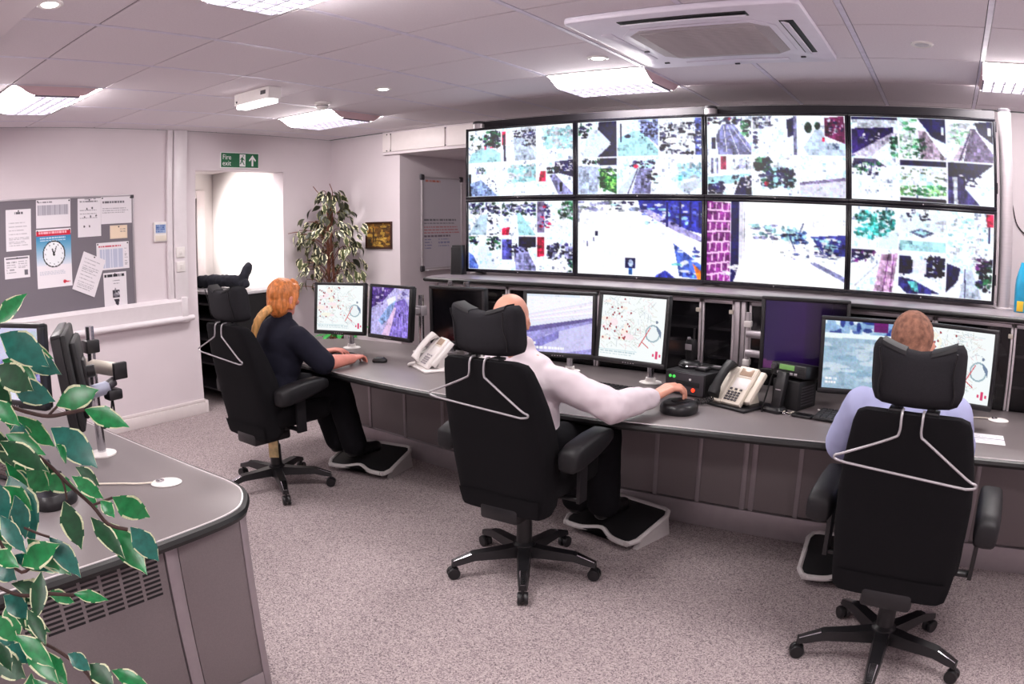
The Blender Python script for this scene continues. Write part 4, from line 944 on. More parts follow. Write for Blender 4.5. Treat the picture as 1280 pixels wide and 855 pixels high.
def head(f, c, face, tilt=0.0, k=1.0):
    """skull, jaw, nose, brow, lips and ears; returns the placing matrix (local +Y is the face)"""
    fx = Vector(face); a = math.atan2(-fx.x, fx.y)
    M = T(*c) @ Rz(a) @ Rx(tilt); q = M.to_3x3().to_4x4()
    def e(x, y, z, rx, ry, rz): f.ell(M @ V(x * k, y * k, z * k), (rx * k, ry * k, rz * k), q)
    e(0, -.006, .018, .076, .097, .094); e(0, .018, -.035, .062, .074, .075); e(0, .048, -.075, .042, .042, .035)
    e(0, .078, .022, .05, .016, .014); e(0, .098, -.018, .013, .016, .014); e(0, .092, .0, .009, .012, .022)
    e(0, .083, -.052, .024, .011, .006); e(0, .081, -.062, .021, .011, .006); e(0, .082, -.085, .02, .014, .014)
    for s in (-1, 1): e(s * .045, .068, -.02, .022, .02, .018); e(s * .078, -.008, -.012, .008, .018, .031); e(s * .081, -.014, .0, .007, .012, .015)
    return M
M_skin = mat('skin', rgb(214, 152, 130), 0.5, var=0.06, scale=25, bump=0.06, bscale=300)
M_skin2 = mat('skin_ruddy', rgb(216, 140, 124), 0.5, var=0.08, scale=20, bump=0.06, bscale=300)
M_polo = mat('navy_polo', rgb(27, 27, 40), 0.9, var=0.12, scale=300, bump=0.25, bscale=700, spec=.2)
M_shirtw = mat('white_shirt', rgb(224, 211, 218), 0.85, var=0.03, scale=12, bump=0.1, bscale=400, spec=.2)
M_shirtb = mat('pale_blue_shirt', rgb(172, 176, 214), 0.85, var=0.03, scale=12, bump=0.1, bscale=400, spec=.2)
M_trou = mat('black_trousers', rgb(20, 19, 23), 0.95, var=0.15, scale=200, spec=.15)
M_shoe = mat('black_shoe', rgb(16, 15, 17), 0.3, var=0.1)
M_ginger = mat('ginger_hair', rgb(196, 116, 58), 0.5, var=0.4, scale=9, bump=0.5, bscale=120, stretch=(7, 7, 1.2))
M_blond = mat('blond_hair', rgb(214, 160, 98), 0.5, var=0.35, scale=9, bump=0.5, bscale=120, stretch=(7, 7, 1.2))
M_brown = mat('greying_hair', rgb(142, 98, 80), 0.8, var=0.45, scale=45, bump=0.6, bscale=320)
M_eye = mat('eye_white', rgb(225, 220, 218), 0.2); M_iris = mat('eye_iris', rgb(60, 50, 46), 0.2)

def person(label, base, J, sk, shirt_m, face, headc, voxb, sleeve_long, hands, tilt=0.0, fold=.004, slim=1.0):
    t = thing('person', label, 'person', base)
    arms = []
    body = Fig(); shirt = Fig(); trou = Fig(); shoes = Fig()
    pel, bel, che, nek = (Vector(J[k]) for k in ('pelvis', 'belly', 'chest', 'neck'))
    tor = [(pel, (.165, .115, .11)), (bel, (.150, .112, .13)), (che, (.168, .112, .15))]
    for c, r in tor:
        r = tuple(x * slim for x in r); body.ell(c, tuple(x * .90 for x in r)); shirt.ell(c, r)
    for fgr in (body, shirt):
        kb = .88 if fgr is body else 1.0
        fgr.chain([pel, bel, che], [.115 * kb, .11 * kb, .115 * kb]); fgr.cap(J['shL'], J['shR'], .06 * kb, .06 * kb); fgr.cap(J['shL'], che, .06 * kb, .10 * kb); fgr.cap(J['shR'], che, .06 * kb, .10 * kb)
        fgr.cap(Vector(J['shL']).lerp(nek, .45) + V(0, 0, .012), nek, .045, .05); fgr.cap(Vector(J['shR']).lerp(nek, .45) + V(0, 0, .012), nek, .045, .05)
    hc = Vector(headc); body.cap(nek, hc + V(0, -.015, -.06), .052, .05)
    shirt.cap(nek - V(0, 0, .01), nek + V(0, .004, .03), .055, .052)
    HM = head(body, headc, face, tilt)
    for s in 'LR':
        sh, el, wr = (Vector(J[k + s]) for k in ('sh', 'el', 'wr'))
        body.chain([sh, el], [.05, .042]); body.chain([el, el.lerp(wr, .35), wr], [.043, .044, .029])
        hand(body, wr, *hands[s])
        if sleeve_long:
            shirt.chain([sh, sh.lerp(el, .5), el], [.064, .064, .060]); shirt.chain([el, el.lerp(wr, .5), el.lerp(wr, .93)], [.060, .052, .040])
        else: shirt.chain([sh, sh.lerp(el, .6), sh.lerp(el, .97)], [.066, .064, .062])
        hp, kn, an, to = (Vector(J[k + s]) for k in ('hp', 'kn', 'an', 'to'))
        for fgr, kb in ((body, .85), (trou, 1)): fgr.chain([hp, kn], [.085 * kb, .062 * kb]); fgr.chain([kn, kn.lerp(an, .4), an], [.060 * kb, .056 * kb, .042 * kb])
        trou.chain([kn, an], [.078, .074]); trou.chain([hp, kn], [.100, .078])
        heel = an + V(0, -.02, -.045)
        body.cap(an, heel, .036, .03); body.cap(heel, to, .032, .03)
        shoes.cap(heel, to, .042, .036); shoes.cap(an + V(0, 0, -.03), to.lerp(heel, .4), .045, .042)
    for fgr in (trou,): fgr.ell(pel + V(0, 0, -.03), (.16 * slim, .118, .085)); fgr.cap(J['hpL'], J['hpR'], .09, .09)
    body.build('body', sk, t, voxb, smooth=5)
    shirt.build('shirt', shirt_m, t, .009, infl=.009, smooth=6, fold=fold, fscale=11)
    trou.build('trousers', M_trou, t, .010, infl=.008, smooth=5, fold=.003)
    # each shoe on its own
    half = len(shoes.p) // 2
    for i in range(2):
        f2 = Fig(); f2.p = shoes.p[i * half:(i + 1) * half]; f2.build('shoe', M_shoe, t, .008, smooth=3)
    for s in (-1, 1):
        o = G().ell((0, 0, 0), (.0125, .0125, .0125), 12).obj('eye', M_eye, t, Matrix.Translation(-Vector(base)) @ HM @ T(s * .031, .078, -.004))
        G().ell((0, .009, 0), (.006, .005, .006), 10).obj('iris', M_iris, o)
    return t, HM
DN = (0, 0, 1)
# operator on the far left: red hair, navy polo shirt, forearms on the desk
J1 = dict(pelvis=(-1.30, 2.06, .63), belly=(-1.30, 2.09, .74), chest=(-1.30, 2.13, .86), neck=(-1.29, 2.15, .995), shL=(-1.48, 2.14, .925), shR=(-1.12, 2.12, .915), elL=(-1.56, 2.34, .765), elR=(-.985, 2.20, .772), wrL=(-1.33, 2.50, .765), wrR=(-1.0, 2.44, .762),
          hpL=(-1.39, 2.09, .60), hpR=(-1.21, 2.09, .60), knL=(-1.36, 2.46, .575), knR=(-1.15, 2.45, .575), anL=(-1.26, 2.53, .20), anR=(-1.10, 2.52, .20), toL=(-1.22, 2.68, .155), toR=(-1.05, 2.67, .155))
t1, H1 = person('person with red ponytail and navy polo shirt, forearms on the desk', (-1.30, 2.06, 0), J1, M_skin2, M_polo, (-.12, 1, 0), (-1.29, 2.16, 1.138), .0048, False,
                {'L': ((.6, .6, .12), DN, (.5, .8, 0), .55), 'R': ((-.25, 1, .06), DN, (-1, 0, 0), .7)}, tilt=-.12, slim=1.12)
hr = Fig()
q = H1.to_3x3().to_4x4()
hr.ell(H1 @ V(0, -.016, .026), (.084, .098, .095), q); hr.ell(H1 @ V(0, -.04, -.03), (.078, .066, .09), q)
for s in (-1, 1):
    hr.chain([H1 @ V(s * .062, .035, .07), H1 @ V(s * .083, .022, .01), H1 @ V(s * .080, -.005, -.055)], [.022, .02, .014])
    hr.chain([H1 @ V(s * .02, .055, .10), H1 @ V(s * .055, .072, .06)], [.02, .013])
hr.cap(H1 @ V(-.03, .07, .088), H1 @ V(.03, .07, .088), .02, .02)
hr.build('hair', M_ginger, t1, .006, smooth=3, fold=.004, fscale=30)
pt = Fig(); pt.chain([H1 @ V(-.01, -.09, -.06), H1 @ V(-.02, -.14, -.09), H1 @ V(-.04, -.17, -.14), H1 @ V(-.055, -.18, -.21), H1 @ V(-.06, -.175, -.27)], [.026, .027, .026, .02, .008]); pt.build('ponytail', M_blond, t1, .006, smooth=2, fold=.005, fscale=26)
# bald operator in a white long sleeved shirt, right hand on the round controller
J2 = dict(pelvis=(.50, 2.0, .63), belly=(.495, 2.02, .74), chest=(.475, 2.05, .845), neck=(.455, 2.04, .985), shL=(.29, 2.09, .905), shR=(.645, 2.03, .895), elL=(.22, 2.28, .76), elR=(.875, 2.09, .80), wrL=(.36, 2.46, .765), wrR=(.94, 2.36, .795),
          hpL=(.41, 2.03, .60), hpR=(.59, 2.01, .60), knL=(.47, 2.45, .575), knR=(.68, 2.41, .575), anL=(.50, 2.50, .20), anR=(.655, 2.49, .20), toL=(.56, 2.65, .155), toR=(.70, 2.63, .155))
t2, H2 = person('bald person in a white long sleeved shirt reaching for a round controller', (.50, 2.0, 0), J2, M_skin, M_shirtw, (-.25, 1, 0), (.43, 2.0, 1.142), .0048, True,
                {'L': ((.3, 1, .02), DN, (1, -.2, 0), .5), 'R': ((.55, .75, .40), (-.25, -.35, 1), (-1, .5, 0), .92, 1.22)}, tilt=-.05, fold=.011)
# operator on the right: greying cropped hair, pale blue shirt
J3 = dict(pelvis=(2.12, 1.95, .63), belly=(2.115, 1.965, .74), chest=(2.105, 1.985, .865), neck=(2.09, 1.995, 1.015), shL=(1.915, 2.0, .945), shR=(2.26, 2.0, .945), elL=(1.835, 2.13, .765), elR=(2.305, 2.2, .765), wrL=(1.90, 2.37, .758), wrR=(2.30, 2.42, .758),
          hpL=(2.03, 1.98, .60), hpR=(2.21, 1.98, .60), knL=(2.02, 2.42, .575), knR=(2.24, 2.42, .575), anL=(1.98, 2.55, .20), anR=(2.24, 2.55, .11), toL=(1.97, 2.70, .155), toR=(2.25, 2.72, .05))
t3, H3 = person('person with cropped greying hair and pale blue shirt, seen from behind', (2.12, 1.95, 0), J3, M_skin, M_shirtb, (0, 1, 0), (2.075, 2.03, 1.178), .006, False,
                {'L': ((.35, 1, .0), DN, (1, 0, 0), .5), 'R': ((-.35, 1, .0), DN, (-1, 0, 0), .5)}, tilt=-.1, fold=.005)
hr = Fig(); q = H3.to_3x3().to_4x4()
hr.ell(H3 @ V(0, -.016, .030), (.080, .093, .090), q); hr.ell(H3 @ V(0, -.045, -.015), (.070, .058, .058), q)
hr.build('hair', M_brown, t3, .005, smooth=2, fold=.0012, fscale=120)
# ------------------------------------------------------------------ side desk in the left foreground
t = thing('side_desk', 'grey desk with rounded corner and slotted vents in the left foreground', 'desk', (0, 0, 0))
poly = [(-1.7, .69), (.05, .715)] + [(p.x, p.y) for p in spline([(.127, .716, 0), (.22, .702, 0), (.296, .66, 0), (.36, .598, 0), (.392, .517, 0), (.405, .40, 0)], 3)] + [(.413, .244), (.413, -1.0), (-1.7, -1.0)]
G().prism(poly, .688, .72, .003).obj('worktop', M_desk, t)
edge = [(x, y, .702) for x, y in poly[:-1]]
G().tube([(x + (.006 if x > .35 else 0), y + (.006 if y > .5 else 0), z) for x, y, z in edge], .0175, 8).obj('edge_strip', M_deskedge, t)
G().tube([(x, y, .7185) for x, y in poly[:-1]], .0035, 6).obj('edge_line', M_desklip, t)
G().box((.312, .372, .085), (.33, .612, .687), .002).obj('side_panel', M_panel, t)
G().box((.312, -.98, .085), (.33, .318, .687), .002).obj('side_panel', M_panel, t)
G().box((.308, .322, .0), (.335, .368, .687), .003).obj('panel_strip', M_panel2, t)
G().box((.30, .612, 0), (.335, .64, .687), .003).obj('corner_post', M_panel2, t)
G().box((.306, -.98, 0), (.333, .322, .082), .002).obj('plinth', M_panel2, t); G().box((.306, .368, 0), (.333, .612, .082), .002).obj('plinth', M_panel2, t)
G().box((-1.68, .60, 0), (.30, .62, .687), .002).obj('back_panel', M_panel, t)
slot = G().box((.3285, -.029, -.0038), (.3312, .029, .0038)).mesh('vent_slot', M_black2)
for c_ in range(9):
    for r_ in range(9): inst(slot, 'vent_slot', t, T(0, .262 - c_ * .0695, .637 - r_ * .0152))
# two monitors on a swivelling arm
def armmonitor(label, loc, yaw, tilt, w, h, pic):
    t = thing('computer_monitor', label, 'monitor', (loc[0], loc[1], loc[2] - h / 2), yaw, 'monitors on the side desk')
    M = T(0, 0, h / 2) @ Rx(-tilt); f = .02
    g = G()
    for lo, hi in (((-w / 2, -.022, -h / 2), (w / 2, .014, -h / 2 + .03)), ((-w / 2, -.022, h / 2 - .019), (w / 2, .014, h / 2)), ((-w / 2, -.022, -h / 2 + .02), (-w / 2 + f, .014, h / 2 - .01)), ((w / 2 - f, -.022, -h / 2 + .02), (w / 2, .014, h / 2 - .01))): g.box(lo, hi, .007)
    b = g.obj('bezel', M_black, t, M)
    g = G(); buttons(g, w, h); g.obj('buttons', M_silver, b)
    g = G(); g.box((-w / 2 + .004, .01, -h / 2 + .004), (w / 2 - .004, .034, h / 2 - .004), .01); g.box((-w / 2 + .04, .03, -h / 2 + .03), (w / 2 - .06, .06, h / 2 - .04), .015); g.obj('back_cover', M_black2, t, M)
    inst(pic.mesh('screen', w - 2 * f + .002, h - .048, M_scr), 'screen', t, M @ T(0, -.012, .005))
    g = G(); g.box((-.05, .056, -.05), (.05, .07, .05), .004); g.cyl((0, .068, 0), (0, .1, 0), .022, n=14); g.obj('swivel_mount', M_black, t, M)
    return t
def carview():
    p = Pic(90, 76, (206, 204, 232)); p.poly([(.2, .45), (1, .5), (1, 1), (.5, 1)], (150, 140, 200)); p.poly([(0, .7), (.5, .55), (1, .9), (1, 1), (0, 1)], (226, 222, 240)); p.blobs(.3, .45, 1, .75, 70, .035, [(90, 80, 150), (170, 160, 214), (120, 108, 176)], 3); p.blobs(.6, .05, 1, .4, 30, .05, [(150, 180, 190), (190, 206, 214), (226, 230, 240)], 5); return p.grain(6, 3)
armmonitor('monitor with a street picture at the left edge behind the leaves', (-.64, .235, 1.10), R_(25), R_(2), .38, .32, carview())
armmonitor('monitor seen edge on from behind at the left desk', (-.30, .345, 1.085), R_(-26), R_(-7), .38, .335, carview())
t = thing('monitor_arm', 'beige and chrome swivel arm behind the edge on monitor', 'monitor arm', (-.50, .53, .72))
G().cyl((0, 0, .01), (0, 0, .50), .018, n=18).obj('pole', M_chrome, t)
G().lathe([(.06, .0005), (.06, .006), (.03, .012), (.0, .012)], 24).obj('foot', M_white, t)
G().cyl((-.28, .0, .335), (.25, .0, .362), .026, n=16).obj('tube', M_cream, t)
G().box((.248, -.028, .332), (.268, .028, .392), .005).obj('end_cap', M_black, t)
G().cyl((.24, -.02, .325), (.245, -.05, .315), .018, n=12).obj('joint', M_dark, t)
G().cyl((.245, -.04, .31), (.20, -.13, .29), .024, n=16).obj('lower_tube', mat('blue_grey_tube', rgb(176, 180, 200), .4, .2), t)
G().box((.215, -.06, .262), (.27, .0, .30), .008).obj('end_cap', M_black, t)
G().box((-.03, -.03, .40), (.03, .03, .45), .006).obj('clamp', M_black, t)
for k in range(2): G().tube(spline([(.23, -.03, .27), (.20 + .03 * k, -.03, .2), (.12, -.02, .155 - .02 * k), (.05, -.01, .12)], 5), .004, 6).obj('cable', M_black2, t)
# joystick controller, keyboard and magnetic aerial on the side desk
def joystick(g): pass
t = thing('joystick_controller', 'black joystick controller behind the leaves on the left desk', 'controller', (-.13, .14, .72), R_(20))
G().loft([[(x * s, y * s, z) for x, y in rrect(.19, .17, .06, 5)] for z, s in ((.0005, .97), (.008, 1), (.03, .98), (.045, .85))]).obj('base', M_black, t)
g = G()
for k in range(7): g.lathe([(.036 - .0035 * k, .044 + .006 * k), (.038 - .0035 * k, .047 + .006 * k), (.034 - .0035 * k, .05 + .006 * k)], 18, T(-.01, .02, 0))
g.obj('bellows', M_black2, t)
G().lathe([(.011, .08), (.015, .1), (.017, .125), (.013, .137), (.0, .139)], 16, T(-.01, .02, 0)).obj('stick', M_black, t)
for k in range(3): G().lathe([(.009, -.002), (.009, .002), (.006, .004), (.0, .004)], 12, T(.03 + .004 * k, -.068 + .028 * k, .036) @ Ry(.6)).obj('button', M_alu, t)
def keyboard(name, label, loc, rz, w, d, ncol, nrow, km, bm_, tilt=.06):
    t = thing(name, label, 'keyboard', loc, rz)
    M = T(0, 0, .008) @ Rx(tilt)
    G().box((-w / 2, -d / 2, 0), (w / 2, d / 2, .012), .004, M).obj('case', bm_, t)
    for sy in (-1, 1): G().box((-w / 2 + .02, sy * (d / 2 - .02) - .006, 0.0005), (w / 2 - .02, sy * (d / 2 - .02) + .006, .01 + .003 * sy), .001).obj('foot', bm_, t)
    pw, pd = (w - .014) / ncol, (d - .014) / nrow
    km_ = G().loft([[(x * s, y * s, z) for x, y in rrect(pw * .9, pd * .88, .002, 1)] for z, s in ((.012, 1), (.017, .8))]).mesh('key', km)
    for i in range(ncol):
        for j in range(nrow):
            if j == 0 and 3 < i < 8 and ncol > 12:
                if i == 4: G().box((-pw * 2, -pd * .42, .012), (pw * 2, pd * .42, .017), .001, M @ T(-w / 2 + .007 + pw * 6, -d / 2 + .007 + pd * .5, 0)).obj('space_bar', km, t)
                continue
            inst(km_, 'key', t, M @ T(-w / 2 + .007 + pw * (i + .5), -d / 2 + .007 + pd * (j + .5), 0))
    return t
M_key = mat('black_key', rgb(34, 32, 36), .45); M_keycase = mat('key_case', rgb(60, 56, 60), .4)
keyboard('keyboard', 'dark keyboard half hidden by the leaves on the left desk', (-.52, .14, .72), R_(20), .42, .15, 15, 5, mat('brown_key', rgb(74, 60, 58), .5), M_key)
keyboard('keyboard', 'grey and black keyboard in front of the bald operator', (.53, 2.665, .72), R_(-4), .42, .15, 16, 5, M_key, mat('grey_case', rgb(170, 164, 170), .4))
keyboard('keyboard', 'keyboard in front of the red haired operator', (-1.42, 2.545, .72), R_(8), .42, .14, 15, 5, M_key, mat('grey_case2', rgb(190, 184, 188), .4))
keyboard('keypad', 'small black keypad left of the grey haired operator', (1.73, 2.675, .72), R_(-6), .19, .16, 6, 5, M_key, M_black)
def aerial(label, loc, rz, cable):
    t = thing('magnetic_aerial', label, 'aerial', loc, rz, 'white disc aerials')
    G().lathe([(.055, .0005), (.056, .004), (.05, .008), (.012, .011), (.0, .011)], 28, Matrix.Diagonal((1.0, .8, 1, 1))).obj('disc', M_white, t)
    G().lathe([(.016, .010), (.016, .014), (.009, .014), (.009, .010)], 16, T(-.022, 0, 0)).obj('hub', M_chrome, t)
    G().tube(spline(cable, 6), .0035, 6).obj('cable', M_cream, t)
aerial('white disc aerial with cable lying on the left desk', (0.0, .545, .72), R_(60), [(-.03, 0, .008), (-.1, .01, .005), (-.17, .03, .005), (-.28, .05, .005)])
aerial('white disc aerial at the right end of the desk beside the map monitor', (2.53, 3.0, .72), 0, [(-.03, 0, .008), (-.1, .01, .005), (-.16, .0, .005), (-.24, .06, .005)])

# ------------------------------------------------------------------ things on the control desk
def coil(P, r, rc, turns, wire):
    S = spline(P, 10); out = []; n = len(S)
    up = Vector((0, 0, 1))
    m = turns * 8
    for i in range(m + 1):
        f = i / m * (n - 1); a = S[int(f)]; b = S[min(int(f) + 1, n - 1)]; p = a.lerp(b, f - int(f)); d = (b - a)
        if d.length < 1e-6: d = S[-1] - S[-2]
        d.normalize(); s1 = d.cross(up).normalized(); s2 = s1.cross(d); an = 2 * PI * i / 8
        out.append(p + (s1 * math.cos(an) + s2 * math.sin(an)) * rc)
    return out
def desk_phone(label, loc, rz, dark):
    t = thing('desk_phone', label, 'phone', loc, rz, 'desk phones')
    bm_ = M_cream if dark else M_white
    prof = [(-.105, .012), (-.105, .026), (-.09, .034), (.045, .178), (.062, .184), (.078, .174), (.10, .012)]     # side profile (y, z)
    sl = math.atan2(.178 - .034, .135); MM = T(0, -.09, .034) @ Rx(sl)
    G().box((-.045, -.012, -.03), (.072, .20, .0), .008, MM).obj('body', bm_, t)
    G().box((.074, .02, -.04), (.108, .195, -.012), .008, MM).obj('side_panel', bm_, t)
    G().loft([[(x, y, z) for y, z in ((-.02, .012), (.02, .10), (.04, .10), (.075, .012))] for x in (-.04, .06)]).obj('support', bm_, t)
    G().box((-.125, -.12, 0.0005), (.125, .11, .012), .004).obj('base', M_black if dark else bm_, t)
    G().box((-.115, -.012, -.034), (-.047, .195, -.006), .008, MM).obj('cradle', bm_, t)
    Ms = T(0, 0, 0)
    S = lambda x, d, h: (x, -.09 + d * math.cos(sl) - h * math.sin(sl), .034 + d * math.sin(sl) + h * math.cos(sl))
    G().box((-.02, .145, .001), (.055, .185, .004), .002, MM).obj('display', mat('phone_lcd', rgb(170, 146, 126), .2), t)
    G().box((-.032, .135, -.001), (.064, .192, .002), .002, MM).obj('display_frame', M_cream, t)
    G().box((-.025, .075, -.001), (.062, .13, .001), .0005, MM).obj('button_card', M_white, t)
    kmesh = G().box((-.007, -.005, 0), (.007, .005, .005), .0015).mesh('key', M_dark if dark else M_silver)
    for i in range(4):
        for j in range(4): inst(kmesh, 'key', t, MM @ T(-.022 + .02 * i, .008 + .0135 * j, .001))
    for j in range(3): inst(kmesh, 'key', t, MM @ T(.03 * j - .02, .066, .001))
    hm = M_vinyl if dark else M_white
    g = G(); secs = []
    for k in range(13):
        u = k / 12; d = .0 + .19 * u; w = .024 if 2 < k < 10 else .030; hh = .014 + .012 * (abs(u - .5) * 2) ** 3; zc = .040 - .020 * (abs(u - .5) * 2) ** 2.5
        secs.append([(-.083 + w * math.copysign(abs(math.cos(a)) ** .7, math.cos(a)), d, zc + hh * math.copysign(abs(math.sin(a)) ** .7, math.sin(a))) for a in [2 * PI * q / 14 for q in range(14)]])
    g.loft(secs, M=MM); g.obj('handset', hm, t, ang=60)
    g = G(); g.tube(coil([(-.085, -.10, .03), (-.10, -.15, .014), (-.13, -.17, .012), (-.16, -.13, .012), (-.14, -.06, .012), (-.125, -.02, .014)] if dark else [(-.085, -.1, .03), (-.12, -.13, .012), (-.16, -.09, .012), (-.13, -.04, .014)], 0, .007, 26, 0), .0026, 5); g.obj('coiled_cord', M_black2 if dark else M_white, t)
    return t
desk_phone('white desk phone with white handset between the two left operators', (-.53, 2.67, .72), R_(-30), False)
desk_phone('cream desk phone with dark handset beside the grey radio', (1.245, 2.73, .72), R_(-24), True)
# round black controller under the bald operator's hand
t = thing('jog_controller', 'low round black controller under the bald operator\'s hand', 'controller', (1.035, 2.455, .72), R_(-10))
G().loft([[(x * s, y * s, z) for x, y in rrect(.165, .18, .078, 8)] for z, s in ((.0005, .94), (.008, 1), (.03, 1), (.042, .93), (.05, .8))]).obj('base', M_black, t)
G().lathe([(.042, .049), (.042, .054), (.034, .058), (.0, .06)], 24, T(0, .01, 0)).obj('dial', M_vinyl, t)
t = thing('computer_mouse', 'small black mouse under the red haired operator\'s fingers', 'mouse', (-.94, 2.62, .72), R_(-60))
G().loft([[(x * s, y * s, z) for x, y in rrect(.055, .095, .026, 6)] for z, s in ((.0005, .93), (.006, 1), (.016, .98), (.026, .78), (.031, .45))]).obj('shell', M_black, t, ang=60)
G().lathe([(.006, -.003), (.006, .003)], 10, T(0, .025, .027) @ Ry(PI / 2)).obj('wheel', M_dark, t)
# black amplifier box with lamps, a charger with a hand held microphone and two small boxes on top
bx, by, bz = .975, 2.93, R_(-14)
t = thing('equipment_box', 'black equipment box with green and red lamps beside the cream phone', 'equipment box', (bx, by, .72), bz)
G().box((-.12, -.15, .004), (.12, .13, .118), .005).obj('case', M_black, t)
G().box((-.115, -.156, .008), (.115, -.15, .114), .003).obj('face_plate', M_dark, t)
for i, (x, z, m, r) in enumerate(((-.085, .09, 'g', .008), (-.062, .09, 'g', .008), (.035, .085, 'w', .006), (.055, .035, 'r', .010))):
    mm = {'g': mat('green_lamp', rgb(60, 160, 70), .3, emit=rgb(90, 230, 100), es=.8), 'w': M_white, 'r': mat('red_lamp', rgb(200, 40, 20), .3, emit=rgb(255, 60, 30), es=2.0)}[m]
    G().lathe([(r, -.002), (r, .003), (r * .6, .006), (0, .006)], 12, T(x, -.157, z) @ Rx(PI / 2)).obj('lamp', mm, t)
G().box((-.05, -.1585, .05), (.09, -.1555, .075), .001).obj('slot', M_black2, t)
for sx in (-1, 1):
    for sy in (-1, 1): G().cyl((sx * .1, sy * .11, 0.0005), (sx * .1, sy * .11, .006), .008, n=10).obj('foot', M_black2, t)
ca, sa = math.cos(bz), math.sin(bz)
B2 = lambda x, y: (bx + x * ca - y * sa, by + x * sa + y * ca)
t = thing('handset_charger', 'round black charger holding an upright handset on the equipment box', 'charger', (*B2(-.06, -.02), .838), bz)
G().lathe([(.058, .0005), (.06, .006), (.058, .02), (.046, .032), (.03, .036), (.0, .036)], 28).obj('base', M_black, t)
G().lathe([(.06, .009), (.0615, .012), (.06, .015)], 28).obj('chrome_ring', M_chrome, t)
G().loft([[(x * s, y * s + .004, z) for x, y in rrect(.05, .04, .014, 4)] for z, s in ((.03, .9), (.05, 1.05), (.11, 1.1), (.135, 1.0), (.142, .85))]).obj('handset', M_vinyl, t)
G().box((-.02, -.0235, .09), (.02, -.021, .12), .001).obj('window', M_silver, t)
G().cyl((.014, .006, .14), (.016, .006, .20), .006, .005, n=10).obj('aerial', M_black, t)
G().lathe([(.009, .14), (.009, .152), (.0, .154)], 12, T(-.012, 0, 0)).obj('knob', M_silver, t)
for k, (dx, dy, lb) in enumerate(((.075, -.06, 'small dark pager lying on the equipment box, nearer one'), (.09, .02, 'small dark pager lying on the equipment box, farther one'))):
    t = thing('pager', lb, 'pager', (*B2(dx - .03 + .02 * k, dy), .838), bz + .2 * k, 'pagers on the equipment box')
    G().box((-.032, -.026, 0.0005), (.032, .026, .016), .004).obj('case', M_black, t); G().box((-.02, -.012, .0158), (.02, .016, .0168)).obj('window', M_silver, t)
# upright hand held microphone in a stand and the mobile radio on a speaker box
t = thing('desk_handset', 'tall black telephone style handset standing in front of the radio', 'handset', (1.43, 2.685, .72), R_(-22))
G().loft([[(x * s, y * s, z) for x, y in rrect(.10, .085, .02, 4)] for z, s in ((.0005, 1), (.014, 1), (.024, .8))]).obj('stand', M_black, t)
G().box((-.027, -.018, .018), (.027, .018, .19), .008, Rx(-.25) @ T(0, .01, 0)).obj('handset', M_black, t)
G().box((-.015, -.0195, .10), (.015, -.0175, .104), 0, Rx(-.25) @ T(0, .01, 0)).obj('logo_line', M_silver, t)
G().tube(spline([(-.02, .0, .18), (-.055, .03, .14), (-.07, .02, .06), (-.06, -.02, .01), (-.03, -.06, .005)], 6), .004, 6).obj('cord', M_black2, t)
t = thing('speaker_box', 'black slotted speaker box under the mobile radio', 'speaker', (1.49, 2.835, .72), R_(-20))
G().box((-.075, -.085, .0005), (.075, .085, .138), .005).obj('case', M_black2, t)
for k in range(7): G().box((.0745, -.06, .02 + .014 * k), (.0765, .06, .026 + .014 * k)).obj('slot', M_dark, t)
t = thing('mobile_radio', 'two way radio with a green display on the speaker box', 'radio', (1.485, 2.835, .8605), R_(-20))
G().box((-.10, -.07, .002), (.10, .075, .065), .008, Rx(-.12)).obj('body', M_black, t)
Mr = Rx(-.12)
G().box((-.05, -.0725, .034), (.035, -.0695, .058), .002, Mr).obj('display', mat('green_lcd', rgb(90, 130, 70), .3, emit=rgb(120, 170, 90), es=.4), t)
G().lathe([(.015, 0), (.015, .012), (.012, .016), (0, .016)], 16, Mr @ T(-.077, -.07, .042) @ Rx(PI / 2)).obj('volume_knob', M_dark, t)
for k in range(5): G().box((-.06 + .024 * k, -.0735, .012), (-.042 + .024 * k, -.069, .024), .002, Mr).obj('button', M_silver, t)
for k in range(5): G().box((.05, -.0725, .016 + .009 * k), (.092, -.0705, .020 + .009 * k), 0, Mr).obj('speaker_slot', M_black2, t)
t = thing('mobile_phone', 'black mobile phone lying on the desk beside the keys', 'mobile phone', (1.575, 2.645, .72), R_(-10))
G().prism(rrect(.10, .055, .01, 4), .0005, .013, .003).obj('case', M_black, t); G().prism(rrect(.07, .044, .004, 2, .006), .0128, .0138).obj('screen', M_glass, t)
t = thing('key_bunch', 'bunch of metal keys beside the mobile phone', 'keys', (1.495, 2.645, .72))
G().tube([(.018 * math.cos(a), .018 * math.sin(a), .008 + .004 * math.sin(2 * a)) for a in [2 * PI * k / 16 for k in range(16)]], .0016, 6, closed=True).obj('ring', M_chrome, t)
for k in range(4):
    Mk = Rz(1.2 + .55 * k) @ T(.018, 0, .004 + .003 * k)
    G().prism(rrect(.022, .02, .008, 4, .012), 0, .002, M=Mk).box((.02, -.004, 0), (.05, .004, .002), 0, Mk).obj('key', M_chrome if k % 2 else M_cream, t)
t = thing('paper_sheet', 'white printed sheet on the desk right of the nearest chair', 'paper', (2.44, 2.63, .72))
p = Pic(30, 40, (236, 234, 240)); p.rect(.0, .42, 1, .5, (130, 126, 140)); p.rows(.08, .1, .9, .38, 4, (120, 116, 130), 2); p.rows(.08, .58, .9, .9, 4, (130, 126, 140), 5)
inst(p.mesh('sheet', .19, .16, M_print), 'sheet', t, T(0, 0, .0015) @ Rx(-PI / 2)); G().box((-.095, -.08, .0003), (.095, .08, .0012)).obj('backing', M_white, t)
